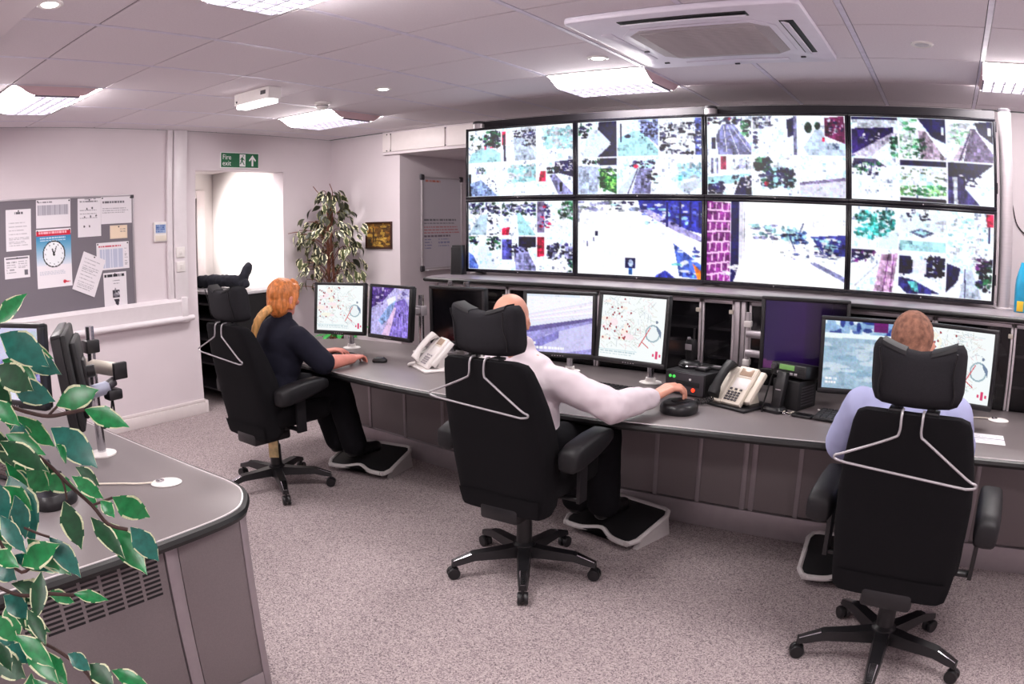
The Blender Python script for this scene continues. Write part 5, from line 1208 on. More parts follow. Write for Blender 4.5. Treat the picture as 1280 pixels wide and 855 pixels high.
for lb, pts, r in (('black cable lying behind the middle keyboard', [(.52, 2.78, .724), (.58, 2.80, .724), (.66, 2.78, .724), (.76, 2.76, .724), (.84, 2.76, .724)], .003),
                   ('dark loop of cable beside the red haired operator\'s keyboard', [(-1.15, 2.62, .724), (-1.2, 2.70, .724), (-1.32, 2.74, .724), (-1.38, 2.68, .724), (-1.28, 2.64, .724), (-1.16, 2.66, .724)], .003),
                   ('white cables under the left monitor of the right desk', [(1.62, 2.80, .725), (1.70, 2.76, .725), (1.78, 2.79, .725), (1.70, 2.83, .725), (1.86, 2.78, .725)], .0045),
                   ('thin blue network cable beside the equipment box', [(.70, 2.70, .724), (.78, 2.64, .724), (.86, 2.66, .724), (.84, 2.74, .724)], .003)):
    tag(G().tube(spline(pts, 8), r, 6).obj('cable', M_white if 'white' in lb else (mat('blue_cable', rgb(60, 70, 150), .5) if 'blue' in lb else M_black2)), lb, 'cable')
# white headset-like loop by the bald operator
g = G(); g.tube(spline([(.02, 2.62, .7295), (.06, 2.60, .765), (.12, 2.58, .745), (.17, 2.56, .7295)], 6), .008, 8)
tag(g.obj('headset_band', M_black), 'thin black headset band beside the bald operator', 'headset')
tag(G().box((.20, 2.60, .7205), (.29, 2.68, .724), .001).obj('notepad', M_white), 'small white notepad by the bald operator\'s keyboard', 'notepad')
# blue bottle with yellow cap on the credenza
t = thing('spray_bottle', 'turquoise plastic bottle with yellow label on the right end of the shelf', 'bottle', (2.655, 3.5, 1.2), R_(10))
M_blue = mat('turquoise_plastic', rgb(30, 150, 190), .3, var=.1)
G().loft([[(x * s + dx, y * s, z) for x, y in rrect(.10, .06, .02, 4)] for z, s, dx in ((.0005, .96, 0), (.01, 1, 0), (.12, 1, 0), (.17, .92, 0), (.21, .6, -.006), (.24, .3, -.01), (.262, .16, -.012))]).obj('body', M_blue, t)
G().box((-.045, -.0325, .006), (-.005, -.0295, .06), .002).obj('label_patch', mat('yellow', rgb(236, 196, 50), .4), t)
# small speaker standing at the left end of the credenza
t = thing('loudspeaker', 'small dark loudspeaker standing at the left end of the shelf', 'loudspeaker', (-1.015, 3.52, 1.2), R_(12))
G().loft([[(x * s, y * s, z) for x, y in rrect(.085, .09, .012, 3)] for z, s in ((.0005, 1.05), (.10, 1), (.205, .85))]).obj('cabinet', M_black, t)
G().box((-.036, -.048, .012), (.036, -.044, .19), .004).obj('grille', M_black2, t)
# ------------------------------------------------------------------ pinboard wall
WL = lambda y, z, x=-3.28: T(x, y, z) @ Rz(PI / 2)          # local front (-Y) looks into the room (+X)
t = thing('pinboard', 'grey felt pinboard with thin aluminium frame on the left wall', 'pinboard', (-3.28, 1.27, 1.42))
t.rotation_euler = (0, 0, PI / 2)
bw, bh = 1.81, .91
G().box((-bw / 2, -.010, -bh / 2), (bw / 2, -.0005, bh / 2)).obj('felt', M_felt, t)
g = G()
for lo, hi in (((-bw / 2 - .006, -.014, bh / 2 - .008), (bw / 2 + .006, 0, bh / 2 + .006)), ((-bw / 2 - .006, -.014, -bh / 2 - .006), (bw / 2 + .006, 0, -bh / 2 + .008)), ((-bw / 2 - .006, -.014, -bh / 2), (-bw / 2 + .008, 0, bh / 2)), ((bw / 2 - .008, -.014, -bh / 2), (bw / 2 + .006, 0, bh / 2))): g.box(lo, hi, .002)
g.obj('frame', M_silver, t)
for y, z in ((bw / 2 - .01, bh / 2 - .01), (bw / 2 - .02, -bh / 2 + .01)): G().box((y - .016, -.017, z - .014), (y + .016, -.002, z + .014), .004).obj('corner_cap', M_dark, t)
INK = (70, 66, 76)
def sheet(name, label, cat, cy, cz, w, h, pic, rot=0.0, lift=.0):
    t = thing(name, label, cat, (-3.28 + .0115 + lift, cy, cz)); t.rotation_euler = (0, rot, PI / 2) if False else (0, 0, PI / 2)
    M = Ry(rot)
    G().box((-w / 2, -.0006, -h / 2), (w / 2, -.0001, h / 2), 0).obj('sheet', M_white, t, M)
    inst(pic.mesh('print', w, h, M_print), 'print', t, M @ T(0, -.0012, 0))
    for sx in ((-1, 1) if w > .25 else (0,)): G().lathe([(.006, 0), (.006, .004), (.003, .006), (0, .006)], 10, T(sx * (w / 2 - .012), -.001, h / 2 - .012) @ Rx(PI / 2)).obj('pin', M_dark, t, M)
    return t
P0 = lambda w=40, h=56: Pic(w, h, (230, 224, 230))
p = P0(); p.rows(.35, .08, .7, .14, 1, INK, 1, .7, .9); p.rows(.12, .28, .9, .9, 14, INK, 2, .3, .35); sheet('notice', 'white letter at the upper left of the pinboard', 'notice', 1.147, 1.655, .215, .30, p)
p = P0(44, 30); p.rect(.06, .08, .94, .14, INK, .8); p.rows(.08, .25, .5, .8, 5, INK, 3, .35, .45); p.rows(.55, .25, .92, .6, 4, INK, 4, .35, .45); p.rect(.78, .65, .9, .88, INK, .8); sheet('notice', 'small landscape notice below the letter on the pinboard', 'notice', 1.127, 1.385, .215, .158, p)
p = P0(56, 40)
p.rect(.06, .2, .92, .56, (188, 184, 194))
for k in range(18): p.rect(.06 + k * .048, .2, .068 + k * .048, .56, (140, 136, 150))
p.rows(.06, .08, .6, .14, 1, INK, 6, .6, .6); sheet('notice', 'landscape schedule sheet above the clock poster', 'notice', 1.449, 1.76, .30, .21, p)
p = Pic(60, 84, (236, 230, 236)); p.grad(0, .09, 1, .62, (40, 130, 180), (226, 226, 236)); p.rect(.02, .03, .98, .115, (206, 34, 60)); p.rows(.08, .045, .92, .10, 1, (250, 220, 226), 3, .6, .8); p.rows(.12, .14, .88, .23, 2, (240, 246, 250), 4, .5, .8)
p.ell(.5, .43, .32, .228, (20, 20, 26)); p.ell(.5, .43, .29, .207, (236, 238, 242)); p.line(.5, .44, .45, .34, .035, (20, 20, 26)); p.line(.5, .44, .575, .30, .025, (20, 20, 26)); p.ell(.5, .44, .03, .022, (20, 20, 26))
for k in range(12): a = k * PI / 6; p.ell(.5 + .24 * math.sin(a), .43 - .17 * math.cos(a), .014, .01, (60, 60, 70))
p.rows(.08, .72, .85, .8, 4, (150, 160, 180), 7, .4, .5); p.ell(.78, .91, .05, .028, (200, 40, 60)); p.rows(.82, .9, .97, .93, 1, (200, 40, 60), 2, .8, .9); sheet('poster', 'blue and white poster with a large clock face and red heading', 'poster', 1.448, 1.427, .305, .435, p)
p = P0(); p.rows(.3, .02, .8, .05, 1, INK, 1, .6, .7); p.rows(.1, .08, .9, .12, 1, INK, 8, .5, .6)
for x, y in ((.4, .28), (.62, .26), (.3, .48), (.55, .47), (.78, .46), (.28, .72), (.5, .72)): p.ell(x, y, .035, .025, (60, 52, 60))
p.rows(.1, .3, .9, .6, 3, INK, 9, .15, .5); sheet('notice', 'portrait notice with dots at the top middle of the pinboard', 'notice', 1.769, 1.714, .21, .295, p)
p = P0(56, 40); p.rows(.06, .18, .86, .28, 1, INK, 11, .8, .8); p.rows(.06, .42, .92, .66, 3, INK, 12, .35, .5); sheet('notice', 'wide sheet with a heading at the top right corner of the pinboard', 'notice', 2.018, 1.763, .285, .213, p)
p = Pic(24, 18, (228, 206, 184)); p.rect(.1, .1, .9, .9, (236, 214, 190)); p.rows(.6, .3, .9, .6, 2, INK, 3, .4, .6); sheet('notice', 'small peach coloured card under the top right sheet', 'notice', 2.036, 1.59, .162, .105, p)
p = P0(56, 40); p.rows(.08, .13, .8, .2, 1, (190, 30, 60), 3, .8, .95); p.rect(.1, .24, .8, .92, (186, 190, 212))
for k in range(9): p.rect(.1, .24 + .075 * k, .8, .255 + .075 * k, (236, 234, 242)); p.rect(.1 + .078 * k, .24, .11 + .078 * k, .92, (236, 234, 242))
p.rows(.85, .25, .95, .9, 10, INK, 5, .3, .5); sheet('notice', 'landscape calendar with a red heading on the right of the pinboard', 'notice', 1.977, 1.406, .30, .213, p)
p = P0(); p.rows(.15, .1, .85, .92, 18, INK, 21, .25, .4); sheet('notice', 'letter pinned at a slant over the calendar', 'notice', 1.751, 1.279, .213, .30, p, rot=R_(23), lift=.003)
p = P0(); p.rows(.06, .06, .94, .13, 1, (30, 28, 36), 31, .9, .95); p.rows(.4, .22, .7, .36, 2, INK, 32, .3, .6); p.rect(.38, .46, .68, .66, (50, 46, 56)); p.blobs(.4, .47, .66, .65, 8, .05, [(220, 216, 224), (120, 116, 126)], 3); p.poly([(.42, .7), (.66, .7), (.6, .88), (.5, .84)], (50, 46, 56)); sheet('notice', 'portrait notice with a dark emblem at the bottom right of the pinboard', 'notice', 1.988, 1.126, .213, .30, p)

# thermostat and switches
t = thing('thermostat', 'small white control panel with a blue display beside the trunking', 'thermostat', (-3.28, 2.435, 1.57)); t.rotation_euler = (0, 0, PI / 2)
G().box((-.065, -.02, -.08), (.065, -.0005, .08), .005).obj('case', M_white, t)
p = Pic(24, 18, (150, 170, 206)); p.rows(.05, .1, .95, .9, 4, (50, 80, 150), 3, .6, .8); inst(p.mesh('display', .10, .07, M_print), 'display', t, T(0, -.0212, .025)); G().box((-.055, -.0225, -.072), (.055, -.02, -.028), .002).obj('card', M_cream, t)
for z, lb in ((1.393, 'white light switch on the trunking, upper of the two'), (1.275, 'white light switch on the trunking, lower of the two')):
    t = thing('light_switch', lb, 'switch', (-3.235, 2.61, z), 0, 'switches on the trunking'); t.rotation_euler = (0, 0, PI / 2)
    G().box((-.043, -.009, -.043), (.043, -.0003, .043), .003).obj('plate', M_white, t); G().box((-.012, -.016, -.018), (.012, -.008, .018), .002, Rx(.12)).obj('rocker', M_white, t)
# fire exit sign
t = thing('fire_exit_sign', 'green fire exit sign above the doorway', 'sign', (-3.28, 3.275, 2.172)); t.rotation_euler = (0, 0, PI / 2)
M_green = mat('sign_green', rgb(20, 104, 66), .4, var=.03); M_signw = mat('sign_white', rgb(245, 245, 245), .5, var=.02)
G().box((-.215, -.006, -.07), (.215, -.0005, .07), .001).obj('border', M_signw, t); G().box((-.208, -.0075, -.063), (.208, -.005, .063)).obj('plate', M_green, t)
for txt, z in (('Fire', .006), ('exit', -.048)):
    me = text_mesh(txt, .062, .0006); me.materials.append(M_signw); inst(me, 'lettering', t, T(-.195, -.0082, z) @ Rx(PI / 2))
def flat(name, poly, m, parent, y0=-.0088, y1=-.0074):
    return G().prism(poly, -y1, -y0, M=Matrix(((1, 0, 0, 0), (0, 0, -1, 0), (0, 1, 0, 0), (0, 0, 0, 1)))).obj(name, m, parent)
flat('door_pictogram', [(-.005, -.055), (.06, -.055), (.06, .055), (-.005, .055)], M_signw, t)
for poly in ([(.018, .03), (.03, .03), (.036, .012), (.024, -.008), (.012, .0)], [(.03, .036), (.040, .036), (.040, .046), (.03, .046)], [(.034, .016), (.05, .004), (.047, -.001), (.03, .008)], [(.014, .024), (.0, .008), (.005, .004), (.018, .014)], [(.014, .002), (.028, -.004), (.040, -.022), (.032, -.026), (.022, -.012)], [(.04, -.022), (.05, -.04), (.043, -.044), (.032, -.026)], [(.014, .002), (.006, -.02), (-.004, -.03), (.0, -.036), (.014, -.024), (.024, -.006)]):
    flat('running_man', poly, M_green, t, -.0096, -.0086)
flat('arrow', [(.13, -.05), (.15, -.05), (.15, .015), (.172, -.008), (.18, .004), (.14, .05), (.10, .004), (.108, -.008), (.13, .015)], M_signw, t)

# ------------------------------------------------------------------ hall cabinet with jacket
t = thing('shelf_unit', 'low dark open shelf unit in the doorway', 'shelf unit', (-3.72, 3.42, 0))
g = G()
for lo, hi in (((-.55, -.32, 0), (-.53, .30, .985)), ((.51, -.32, 0), (.53, .30, .985)), ((-.55, .28, 0), (.53, .30, .985))): g.box(lo, hi)
g.obj('carcass', M_black2, t)
G().box((-.56, -.34, .985), (.54, .31, 1.01), .003).obj('top', mat('pale_top', rgb(190, 186, 190), .5), t)
for z in (.1, .33, .55, .74, .88): G().box((-.53, -.30, z), (.51, .28, z + .016)).obj('shelf', M_dark, t)
f = Fig(); f.chain([(-4.2, 3.30, 1.05), (-4.0, 3.32, 1.075), (-3.75, 3.36, 1.085), (-3.55, 3.40, 1.09)], [.035, .06, .06, .05]); f.chain([(-4.22, 3.36, 1.03), (-3.9, 3.45, 1.045), (-3.45, 3.42, 1.05)], [.02, .03, .028]); f.chain([(-3.52, 3.44, 1.06), (-3.47, 3.46, 1.14), (-3.45, 3.48, 1.2), (-3.47, 3.5, 1.235)], [.055, .05, .04, .022]); f.chain([(-3.5, 3.44, 1.07), (-3.4, 3.42, 1.06)], [.045, .035])
jr = thing('jacket', 'crumpled dark jacket lying on the shelf unit in the doorway', 'jacket', (-3.75, 3.4, 1.01))
f.build('cloth', mat('dark_jacket', rgb(28, 28, 40), .9, var=.3, scale=30), jr, .009, smooth=5, fold=.014, fscale=13)
t = thing('paper_stack', 'loose white papers on the shelf unit beside the jacket', 'papers', (-3.36, 3.3, 1.01))
for k in range(3): G().box((-.10, -.07, .0005 + .003 * k), (.10, .07, .003 + .003 * k), 0, Rz(.3 * k - .3)).obj('sheet', M_white, t)
# ------------------------------------------------------------------ picture, whiteboard
t = thing('framed_picture', 'small square brown and gold picture beside the ficus', 'picture', (-2.617, 4.4, 1.462))
w = .335; h = .25
g = G()
for lo, hi in (((-w / 2, -.02, -h / 2), (w / 2, -.0005, -h / 2 + .014)), ((-w / 2, -.02, h / 2 - .014), (w / 2, -.0005, h / 2)), ((-w / 2, -.02, -h / 2 + .014), (-w / 2 + .014, -.0005, h / 2 - .014)), ((w / 2 - .014, -.02, -h / 2 + .014), (w / 2, -.0005, h / 2 - .014))): g.box(lo, hi, .002)
g.obj('frame', mat('dark_wood', rgb(60, 30, 22), .4), t)
p = Pic(60, 46, (96, 64, 26)); p.blobs(0, 0, 1, 1, 130, .07, [(150, 100, 30), (70, 44, 20), (190, 150, 60), (110, 74, 24), (50, 40, 20)], 3); p.blobs(.4, .6, .9, .95, 30, .05, [(216, 176, 80), (180, 140, 50)], 4); p.rect(.25, .2, .3, .8, (50, 30, 14)); inst(p.mesh('canvas', w - .026, h - .026, M_print), 'canvas', t, T(0, -.008, 0))
t = thing('whiteboard', 'whiteboard with red and blue writing in the recess', 'whiteboard', (-2.36, 5.0, 1.57)); t.rotation_euler = (0, 0, PI / 2)
w, h = .60, .86
p = Pic(60, 96, (206, 200, 208)); p.rows(.08, .03, .6, .06, 1, (206, 90, 60), 2, .6, .8); p.rows(.05, .46, .92, .53, 2, (70, 70, 80), 3, .4, .7); p.rows(.05, .54, .95, .63, 3, (190, 60, 70), 4, .45, .8); p.rows(.05, .635, .85, .67, 1, (80, 60, 80), 5, .5, .7); p.rows(.06, .68, .28, .8, 4, (70, 80, 150), 6, .35, .6); p.rows(.4, .68, .7, .78, 3, (70, 80, 150), 7, .35, .5)
inst(p.mesh('board', w, h, attr_mat('board_gloss', .3)), 'board', t, T(0, -.013, 0)); G().box((-w / 2, -.012, -h / 2), (w / 2, -.0005, h / 2)).obj('backing', M_white, t)
g = G()
for lo, hi in (((-w / 2 - .01, -.02, -h / 2 - .01), (w / 2 + .01, 0, -h / 2 + .006)), ((-w / 2 - .01, -.02, h / 2 - .006), (w / 2 + .01, 0, h / 2 + .01)), ((-w / 2 - .01, -.02, -h / 2), (-w / 2 + .006, 0, h / 2)), ((w / 2 - .006, -.02, -h / 2), (w / 2 + .01, 0, h / 2))): g.box(lo, hi, .002)
g.obj('frame', M_alu, t)
for sx in (-1, 1):
    for sz in (-1, 1): G().box((sx * w / 2 - .028, -.024, sz * h / 2 - .028), (sx * w / 2 + .028, -.0005, sz * h / 2 + .028), .012).obj('corner_cap', M_dark, t)
G().box((-w / 2 + .03, -.06, -h / 2 - .022), (w / 2 - .03, -.0005, -h / 2 - .01), .003).obj('pen_tray', M_alu, t)

# ------------------------------------------------------------------ plants
def leaf_mesh(name, mats, L=1.0, W=.42, droop=.12, fold=.10, edge=.78):
    """pointed oval leaf along +X, green middle (slot 0) and pale margin (slot 1)"""
    g = G(); n = 8
    prof = [0.02, .45, .78, .97, 1.0, .86, .60, .28, .01]
    us = (-1, -edge, 0, edge, 1)
    V_ = [[g.bm.verts.new((L * i / n, W / 2 * prof[i] * u + .02 * W * math.sin(i * 2.1 + u), fold * W * abs(u) * prof[i] - droop * L * (i / n) ** 2 + .03 * W * math.sin(3.1 * i) * abs(u))) for u in us] for i in range(n + 1)]
    for i in range(n):
        for j in range(4):
            f = g.bm.faces.new((V_[i][j], V_[i + 1][j], V_[i + 1][j + 1], V_[i][j + 1])); f.material_index = 1 if (j in (0, 3) and (i * 7 + j * 5 + int(W * 100)) % 4 != 0) else 0
    return g.mesh(name, mats, 80)
M_lf1 = mat('leaf_green', rgb(30, 128, 70), .28, var=.3, scale=6); M_lf2 = mat('leaf_green_blue', rgb(30, 104, 92), .3, var=.3, scale=6); M_lf3 = mat('leaf_dark', rgb(16, 72, 40), .35, var=.3, scale=6)
M_lfe = mat('leaf_margin', rgb(214, 220, 180), .4, var=.2, scale=30); M_bark = mat('twig_bark', rgb(66, 44, 40), .7, var=.25, scale=60)
LM = [leaf_mesh('leaf', [a, M_lfe], 1, w, d, .10, e) for a, w, d, e in ((M_lf1, .44, .10, .84), (M_lf2, .46, .16, .88), (M_lf3, .42, .05, .82), (M_lf1, .38, .2, .80))]
LEAVES = [(1.119, -0.324, 1.441, 1.151, -0.289, 1.478, 0.023), (1.095, -0.312, 1.423, 1.141, -0.257, 1.381, 0.036), (1.151, -0.339, 1.388, 1.176, -0.297, 1.354, 0.032), (1.054, -0.215, 1.296, 1.061, -0.14, 1.311, 0.036), (1.097, -0.181, 1.291, 1.144, -0.133, 1.267, 0.025), (1.116, -0.251, 1.279, 1.164, -0.203, 1.228, 0.039), (1.151, -0.349, 1.285, 1.202, -0.3, 1.248, 0.026), (1.173, -0.267, 1.269, 1.164, -0.242, 1.237, 0.019), (1.048, -0.287, 1.292, 1.059, -0.233, 1.237, 0.026), (1.066, -0.32, 1.208, 1.117, -0.317, 1.124, 0.046), (1.18, -0.272, 1.188, 1.199, -0.266, 1.123, 0.028), (1.146, -0.175, 1.161, 1.163, -0.124, 1.117, 0.035), (1.132, -0.182, 1.116, 1.197, -0.166, 1.054, 0.034), (1.188, -0.171, 1.123, 1.213, -0.145, 1.07, 0.027), (1.172, -0.229, 1.15, 1.224, -0.21, 1.101, 0.022), (1.157, -0.355, 1.102, 1.186, -0.306, 1.133, 0.036), (1.099, -0.311, 1.061, 1.089, -0.268, 1.058, 0.021), (1.149, -0.297, 1.129, 1.191, -0.276, 1.08, 0.025), (1.102, -0.351, 1.044, 1.113, -0.323, 1.026, 0.034), (1.122, -0.316, 1.032, 1.125, -0.269, 1.006, 0.021), (1.193, -0.292, 1.052, 1.22, -0.252, 1.041, 0.015), (1.143, -0.394, 1.06, 1.169, -0.369, 1.03, 0.027), (1.226, -0.382, 1.069, 1.261, -0.379, 1.032, 0.021), (1.148, -0.383, 0.976, 1.207, -0.369, 0.937, 0.033), (1.25, -0.417, 1.05, 1.276, -0.382, 1.005, 0.027), (1.252, -0.347, 0.997, 1.271, -0.325, 0.973, 0.019), (1.244, -0.315, 0.963, 1.277, -0.3, 0.939, 0.027), (1.19, -0.262, 0.903, 1.238, -0.228, 0.886, 0.024), (1.148, -0.39, 1.131, 1.179, -0.37, 1.116, 0.022), (1.12, -0.388, 1.1, 1.146, -0.372, 1.084, 0.027), (1.169, -0.239, 1.229, 1.176, -0.207, 1.197, 0.019), (1.175, -0.25, 1.219, 1.197, -0.214, 1.184, 0.021), (1.096, -0.21, 1.169, 1.132, -0.2, 1.153, 0.018), (1.191, -0.38, 1.196, 1.228, -0.368, 1.155, 0.021), (1.146, -0.442, 0.974, 1.167, -0.407, 0.936, 0.038), (1.202, -0.435, 1.065, 1.233, -0.418, 1.035, 0.03), (1.221, -0.228, 1.189, 1.237, -0.217, 1.169, 0.016), (1.178, -0.381, 1.244, 1.188, -0.369, 1.186, 0.027), (1.017, -0.309, 1.353, 1.008, -0.286, 1.285, 0.026), (1.08, -0.366, 1.166, 1.077, -0.347, 1.108, 0.028), (1.163, -0.355, 1.346, 1.191, -0.329, 1.314, 0.02)]
LEAVES += [(1.122, -0.312, 1.357, 1.143, -0.253, 1.324, 0.027), (1.044, -0.336, 1.322, 1.041, -0.32, 1.28, 0.025), (0.941, -0.268, 1.363, 0.955, -0.206, 1.333, 0.031), (1.002, -0.295, 1.277, 1.008, -0.242, 1.249, 0.026), (0.956, -0.306, 1.352, 0.984, -0.263, 1.322, 0.031), (1.039, -0.277, 1.391, 1.027, -0.248, 1.351, 0.022), (1.085, -0.282, 1.386, 1.122, -0.264, 1.327, 0.02), (0.946, -0.243, 1.384, 0.968, -0.184, 1.358, 0.026), (0.943, -0.232, 1.369, 0.985, -0.18, 1.336, 0.028), (0.959, -0.266, 1.206, 1.007, -0.213, 1.157, 0.03), (1.039, -0.257, 1.184, 1.056, -0.203, 1.16, 0.029), (1.062, -0.371, 1.168, 1.079, -0.385, 1.112, 0.031), (1.053, -0.288, 1.286, 1.074, -0.293, 1.238, 0.025), (0.984, -0.302, 1.245, 1.016, -0.297, 1.207, 0.03), (1.105, -0.318, 1.104, 1.145, -0.276, 1.067, 0.03), (1.034, -0.331, 1.14, 1.061, -0.347, 1.093, 0.03), (0.949, -0.298, 1.254, 0.929, -0.308, 1.199, 0.029), (1.005, -0.342, 1.269, 0.999, -0.288, 1.229, 0.025), (1.068, -0.389, 1.082, 1.073, -0.349, 1.053, 0.022), (1.038, -0.365, 0.997, 1.072, -0.377, 0.951, 0.03), (1.125, -0.414, 0.968, 1.154, -0.381, 0.953, 0.027), (1.163, -0.441, 1.039, 1.178, -0.413, 1.014, 0.025), (1.04, -0.316, 1.224, 1.044, -0.278, 1.153, 0.021), (1.082, -0.339, 0.916, 1.13, -0.332, 0.874, 0.029), (1.135, -0.336, 1.2, 1.143, -0.332, 1.137, 0.024), (1.121, -0.371, 1.064, 1.126, -0.311, 1.029, 0.023), (1.105, -0.342, 1.006, 1.112, -0.355, 0.963, 0.028), (1.099, -0.323, 1.28, 1.138, -0.28, 1.252, 0.023), (1.115, -0.361, 1.103, 1.126, -0.295, 1.071, 0.02), (1.178, -0.332, 1.094, 1.198, -0.365, 1.039, 0.022), (0.967, -0.296, 1.195, 0.96, -0.245, 1.163, 0.026), (1.134, -0.33, 1.13, 1.168, -0.301, 1.088, 0.025), (1.138, -0.385, 1.157, 1.131, -0.396, 1.114, 0.02), (1.198, -0.439, 1.024, 1.225, -0.437, 0.99, 0.022), (1.095, -0.377, 0.892, 1.108, -0.41, 0.814, 0.033), (1.052, -0.365, 1.177, 1.079, -0.32, 1.138, 0.029), (1.029, -0.315, 1.206, 1.046, -0.272, 1.165, 0.026), (1.053, -0.363, 1.14, 1.083, -0.336, 1.111, 0.028), (1.033, -0.281, 1.23, 1.04, -0.239, 1.183, 0.03), (1.051, -0.284, 1.204, 1.066, -0.256, 1.172, 0.03), (1.083, -0.407, 0.967, 1.111, -0.398, 0.933, 0.027), (1.091, -0.353, 1.307, 1.109, -0.365, 1.272, 0.02), (1.161, -0.393, 0.923, 1.212, -0.37, 0.879, 0.028), (1.112, -0.347, 1.209, 1.124, -0.311, 1.169, 0.028), (1.044, -0.285, 1.287, 1.034, -0.272, 1.242, 0.028), (1.084, -0.373, 0.995, 1.119, -0.33, 0.969, 0.025)]
BR = [[(1.085, -0.413, 1.275), (1.089, -0.352, 1.317), (1.095, -0.325, 1.325), (1.108, -0.29, 1.31), (1.122, -0.256, 1.299), (1.133, -0.225, 1.3), (1.142, -0.2, 1.302)], [(1.1, -0.431, 1.211), (1.102, -0.351, 1.266), (1.117, -0.302, 1.26), (1.134, -0.272, 1.233), (1.152, -0.25, 1.202), (1.174, -0.224, 1.168), (1.191, -0.21, 1.14), (1.207, -0.185, 1.129)], [(1.125, -0.46, 1.128), (1.157, -0.4, 1.08), (1.172, -0.368, 1.064), (1.183, -0.334, 1.061), (1.199, -0.295, 1.053)], [(1.14, -0.476, 1.088), (1.182, -0.413, 1.023), (1.2, -0.377, 1.006), (1.22, -0.349, 0.985), (1.244, -0.327, 0.957), (1.258, -0.322, 0.938)], [(1.095, -0.424, 1.232), (1.118, -0.388, 1.182), (1.156, -0.366, 1.1), (1.163, -0.341, 1.1)], [(1.068, -0.373, 1.415), (1.079, -0.32, 1.432), (1.083, -0.308, 1.429)], [(1.122, -0.256, 1.299), (1.125, -0.239, 1.311)], [(1.134, -0.272, 1.233), (1.147, -0.257, 1.208), (1.157, -0.258, 1.18)], [(1.174, -0.224, 1.168), (1.185, -0.192, 1.175)], [(1.143, -0.334, 1.152), (1.154, -0.313, 1.14), (1.16, -0.3, 1.134)]]
px, py = 1.02, -.56
t = thing('potted_ficus', 'variegated ficus with cream edged leaves in the left foreground', 'plant', (px, py, 0))
G().lathe([(.12, .0005), (.14, .02), (.17, .26), (.18, .28), (.165, .28), (.155, .25), (.0, .25)], 32).obj('pot', mat('dark_pot', rgb(60, 52, 50), .5), t)
G().lathe([(.154, .25), (.1, .262), (.0, .266)], 24).obj('soil', mat('soil', rgb(50, 38, 30), .95, var=.3, scale=60), t)
G().tube(spline([(0, 0, .24), (.02, .02, .6), (-.01, .03, .95), (.03, .08, 1.25), (.04, .12, 1.5)], 6), [.015 - .0003 * k for k in range(25)], 10).obj('trunk', M_bark, t)
for k, b in enumerate(BR):
    P = [(x - px, y - py, z) for x, y, z in b]
    if k < 6: P = [(.03, .06 + .01 * k, P[0][2] - .05)] + P
    G().tube(spline(P, 4), .0030 if k < 6 else .002, 6).obj('branch', M_bark, t)
Rr = random.Random(7)
camp = Vector((2.1626, -.6198, 1.5463))
for k, (ax, ay, az, bx_, by_, bz_, w) in enumerate(LEAVES):
    a, b = Vector((ax, ay, az)), Vector((bx_, by_, bz_)); d = b - a; L = d.length; X = d.normalized()
    n = (camp - a).normalized() + Vector((Rr.uniform(-.45, .45), Rr.uniform(-.45, .45), Rr.uniform(.0, .7)))
    Z = (n - X * n.dot(X)).normalized(); Y = Z.cross(X)
    w *= 1.28; L *= 1.1
    S = Matrix(((X.x * L, Y.x * w / .42, Z.x * .07, ax - px), (X.y * L, Y.y * w / .42, Z.y * .07, ay - py), (X.z * L, Y.z * w / .42, Z.z * .07, az), (0, 0, 0, 1)))
    o = inst(LM[k % 4], 'leaf', t); o.matrix_local = S
# ficus in the corner
M_lc1 = mat('corner_leaf_green', rgb(84, 92, 58), .4, var=.35, scale=3); M_lc2 = mat('corner_leaf_olive', rgb(120, 120, 76), .4, var=.3, scale=3); M_lce = mat('corner_leaf_margin', rgb(236, 230, 190), .5, var=.1); M_lc3 = mat('corner_leaf_dark', rgb(52, 54, 42), .45, var=.3, scale=3)
CLM = [leaf_mesh('leaf', [a, e_], .10, .05, .35, .15, e) for a, e, e_ in ((M_lc1, .66, M_lce), (M_lc3, .60, M_lce), (M_lc3, .8, M_lc2))]
fx, fy_ = -2.93, 4.06
t = thing('ficus_tree', 'tall ficus with drooping cream and green leaves in the far corner', 'plant', (fx, fy_, 0))
G().lathe([(.13, .0005), (.15, .02), (.18, .30), (.19, .32), (.175, .32), (.165, .29), (.0, .29)], 32).obj('pot', MATS['dark_pot'], t)
for k in range(3):
    a = 2.1 * k
    G().tube(spline([(.03 * math.cos(a), .03 * math.sin(a), .27), (.025 * math.cos(a + 1.5), .025 * math.sin(a + 1.5), .7), (.03 * math.cos(a + 3), .03 * math.sin(a + 3), 1.1), (.02 * math.cos(a + 4), .02 * math.sin(a + 4), 1.45), (.03 * math.cos(a + 5), .03 * math.sin(a + 5), 1.75)], 6), [.018 - .0005 * j for j in range(25)], 8).obj('stem', mat('ficus_bark', rgb(112, 66, 48), .7, var=.25, scale=40), t)
Rr = random.Random(11); nl = 0
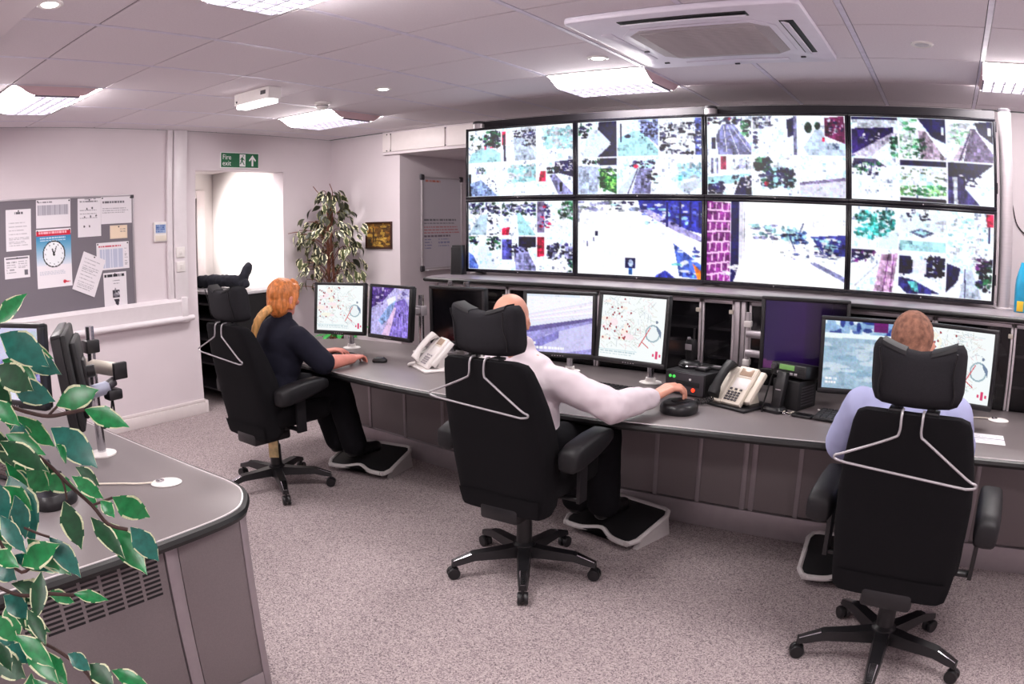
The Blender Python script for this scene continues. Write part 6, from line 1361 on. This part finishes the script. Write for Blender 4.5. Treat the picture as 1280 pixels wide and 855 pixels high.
while nl < 295:
    k = nl; z0 = .92 + .92 * Rr.random() ** .95; a = Rr.uniform(0, 2 * PI); u = (z0 - .92) / .92
    rad = (.40 if u < .5 else .40 * (1 - (u - .5) / .6) + .03) * Rr.uniform(.35, 1.0)
    qx, qy = rad * math.cos(a) * 1.05, rad * math.sin(a) * .8
    q = Vector((max(-.28, min(.42, qx)), max(-.36, min(.22, qy)), z0 + .05))
    if nl % 6 == 0: G().tube(spline([(0, 0, z0 - .12), (q.x * .5, q.y * .5, z0 + .03), (q.x, q.y, q.z)], 4), .0035, 5).obj('branch', MATS['ficus_bark'], t)
    M = T(*q) @ Rz(a + Rr.uniform(-1.2, 1.2)) @ Ry(Rr.uniform(.2, 1.3)) @ Rx(Rr.uniform(-.9, .9)) @ Matrix.Scale(Rr.uniform(.8, 1.2), 4)
    tip = M @ Vector((.10, 0, -.03))
    if tip.x + fx < -3.26 or tip.y + fy_ > 4.38: continue
    inst(CLM[(2 if z0 > 1.55 and Rr.random() < .6 else Rr.choice((0, 1, 1, 0, 2)))], 'leaf', t, M); nl += 1
for P in ([(0, 0, 1.7), (-.05, -.05, 1.82), (-.12, -.1, 1.93)], [(0, 0, 1.75), (.04, 0, 1.86), (.02, -.02, 1.95)], [(0, 0, 1.35), (-.2, -.15, 1.5), (-.31, -.25, 1.50)]): G().tube(spline(P, 5), .004, 5).obj('branch', MATS['ficus_bark'], t)
# bushy green plant on the floor behind the left desk end
t = thing('bushy_plant', 'bright green bushy plant behind the left monitors', 'plant', (-2.25, 3.55, 0))
G().lathe([(.10, .0005), (.12, .02), (.14, .24), (.15, .26), (.135, .26), (.13, .23), (.0, .23)], 28).obj('pot', MATS['dark_pot'], t)
gm = leaf_mesh('leaf', [mat('bright_leaf', rgb(40, 150, 60), .4, var=.25, scale=8), MATS['bright_leaf']], .14, .05, .5, .1)
for k in range(70):
    a = k * 2.4; el = Rr.uniform(.1, 1.2); z = .25 + .52 * (k / 70)
    inst(gm, 'leaf', t, T(.03 * math.cos(a), .03 * math.sin(a), z) @ Rz(a) @ Ry(-el) @ T(.10, 0, 0))
G().cyl((0, 0, .22), (0, 0, .80), .02, .008, 8).obj('stem', MATS['twig_bark'], t)
# thin wire hanging on the wall at the right
g = G(); g.tube(spline([(2.62, 4.395, 1.90), (2.66, 4.39, 1.82), (2.70, 4.39, 1.68), (2.80, 4.39, 1.60), (2.9, 4.39, 1.58)], 6), .004, 6)
tag(g.obj('wall_wire', M_black2), 'thin black wire hanging on the wall at the right edge', 'wire')
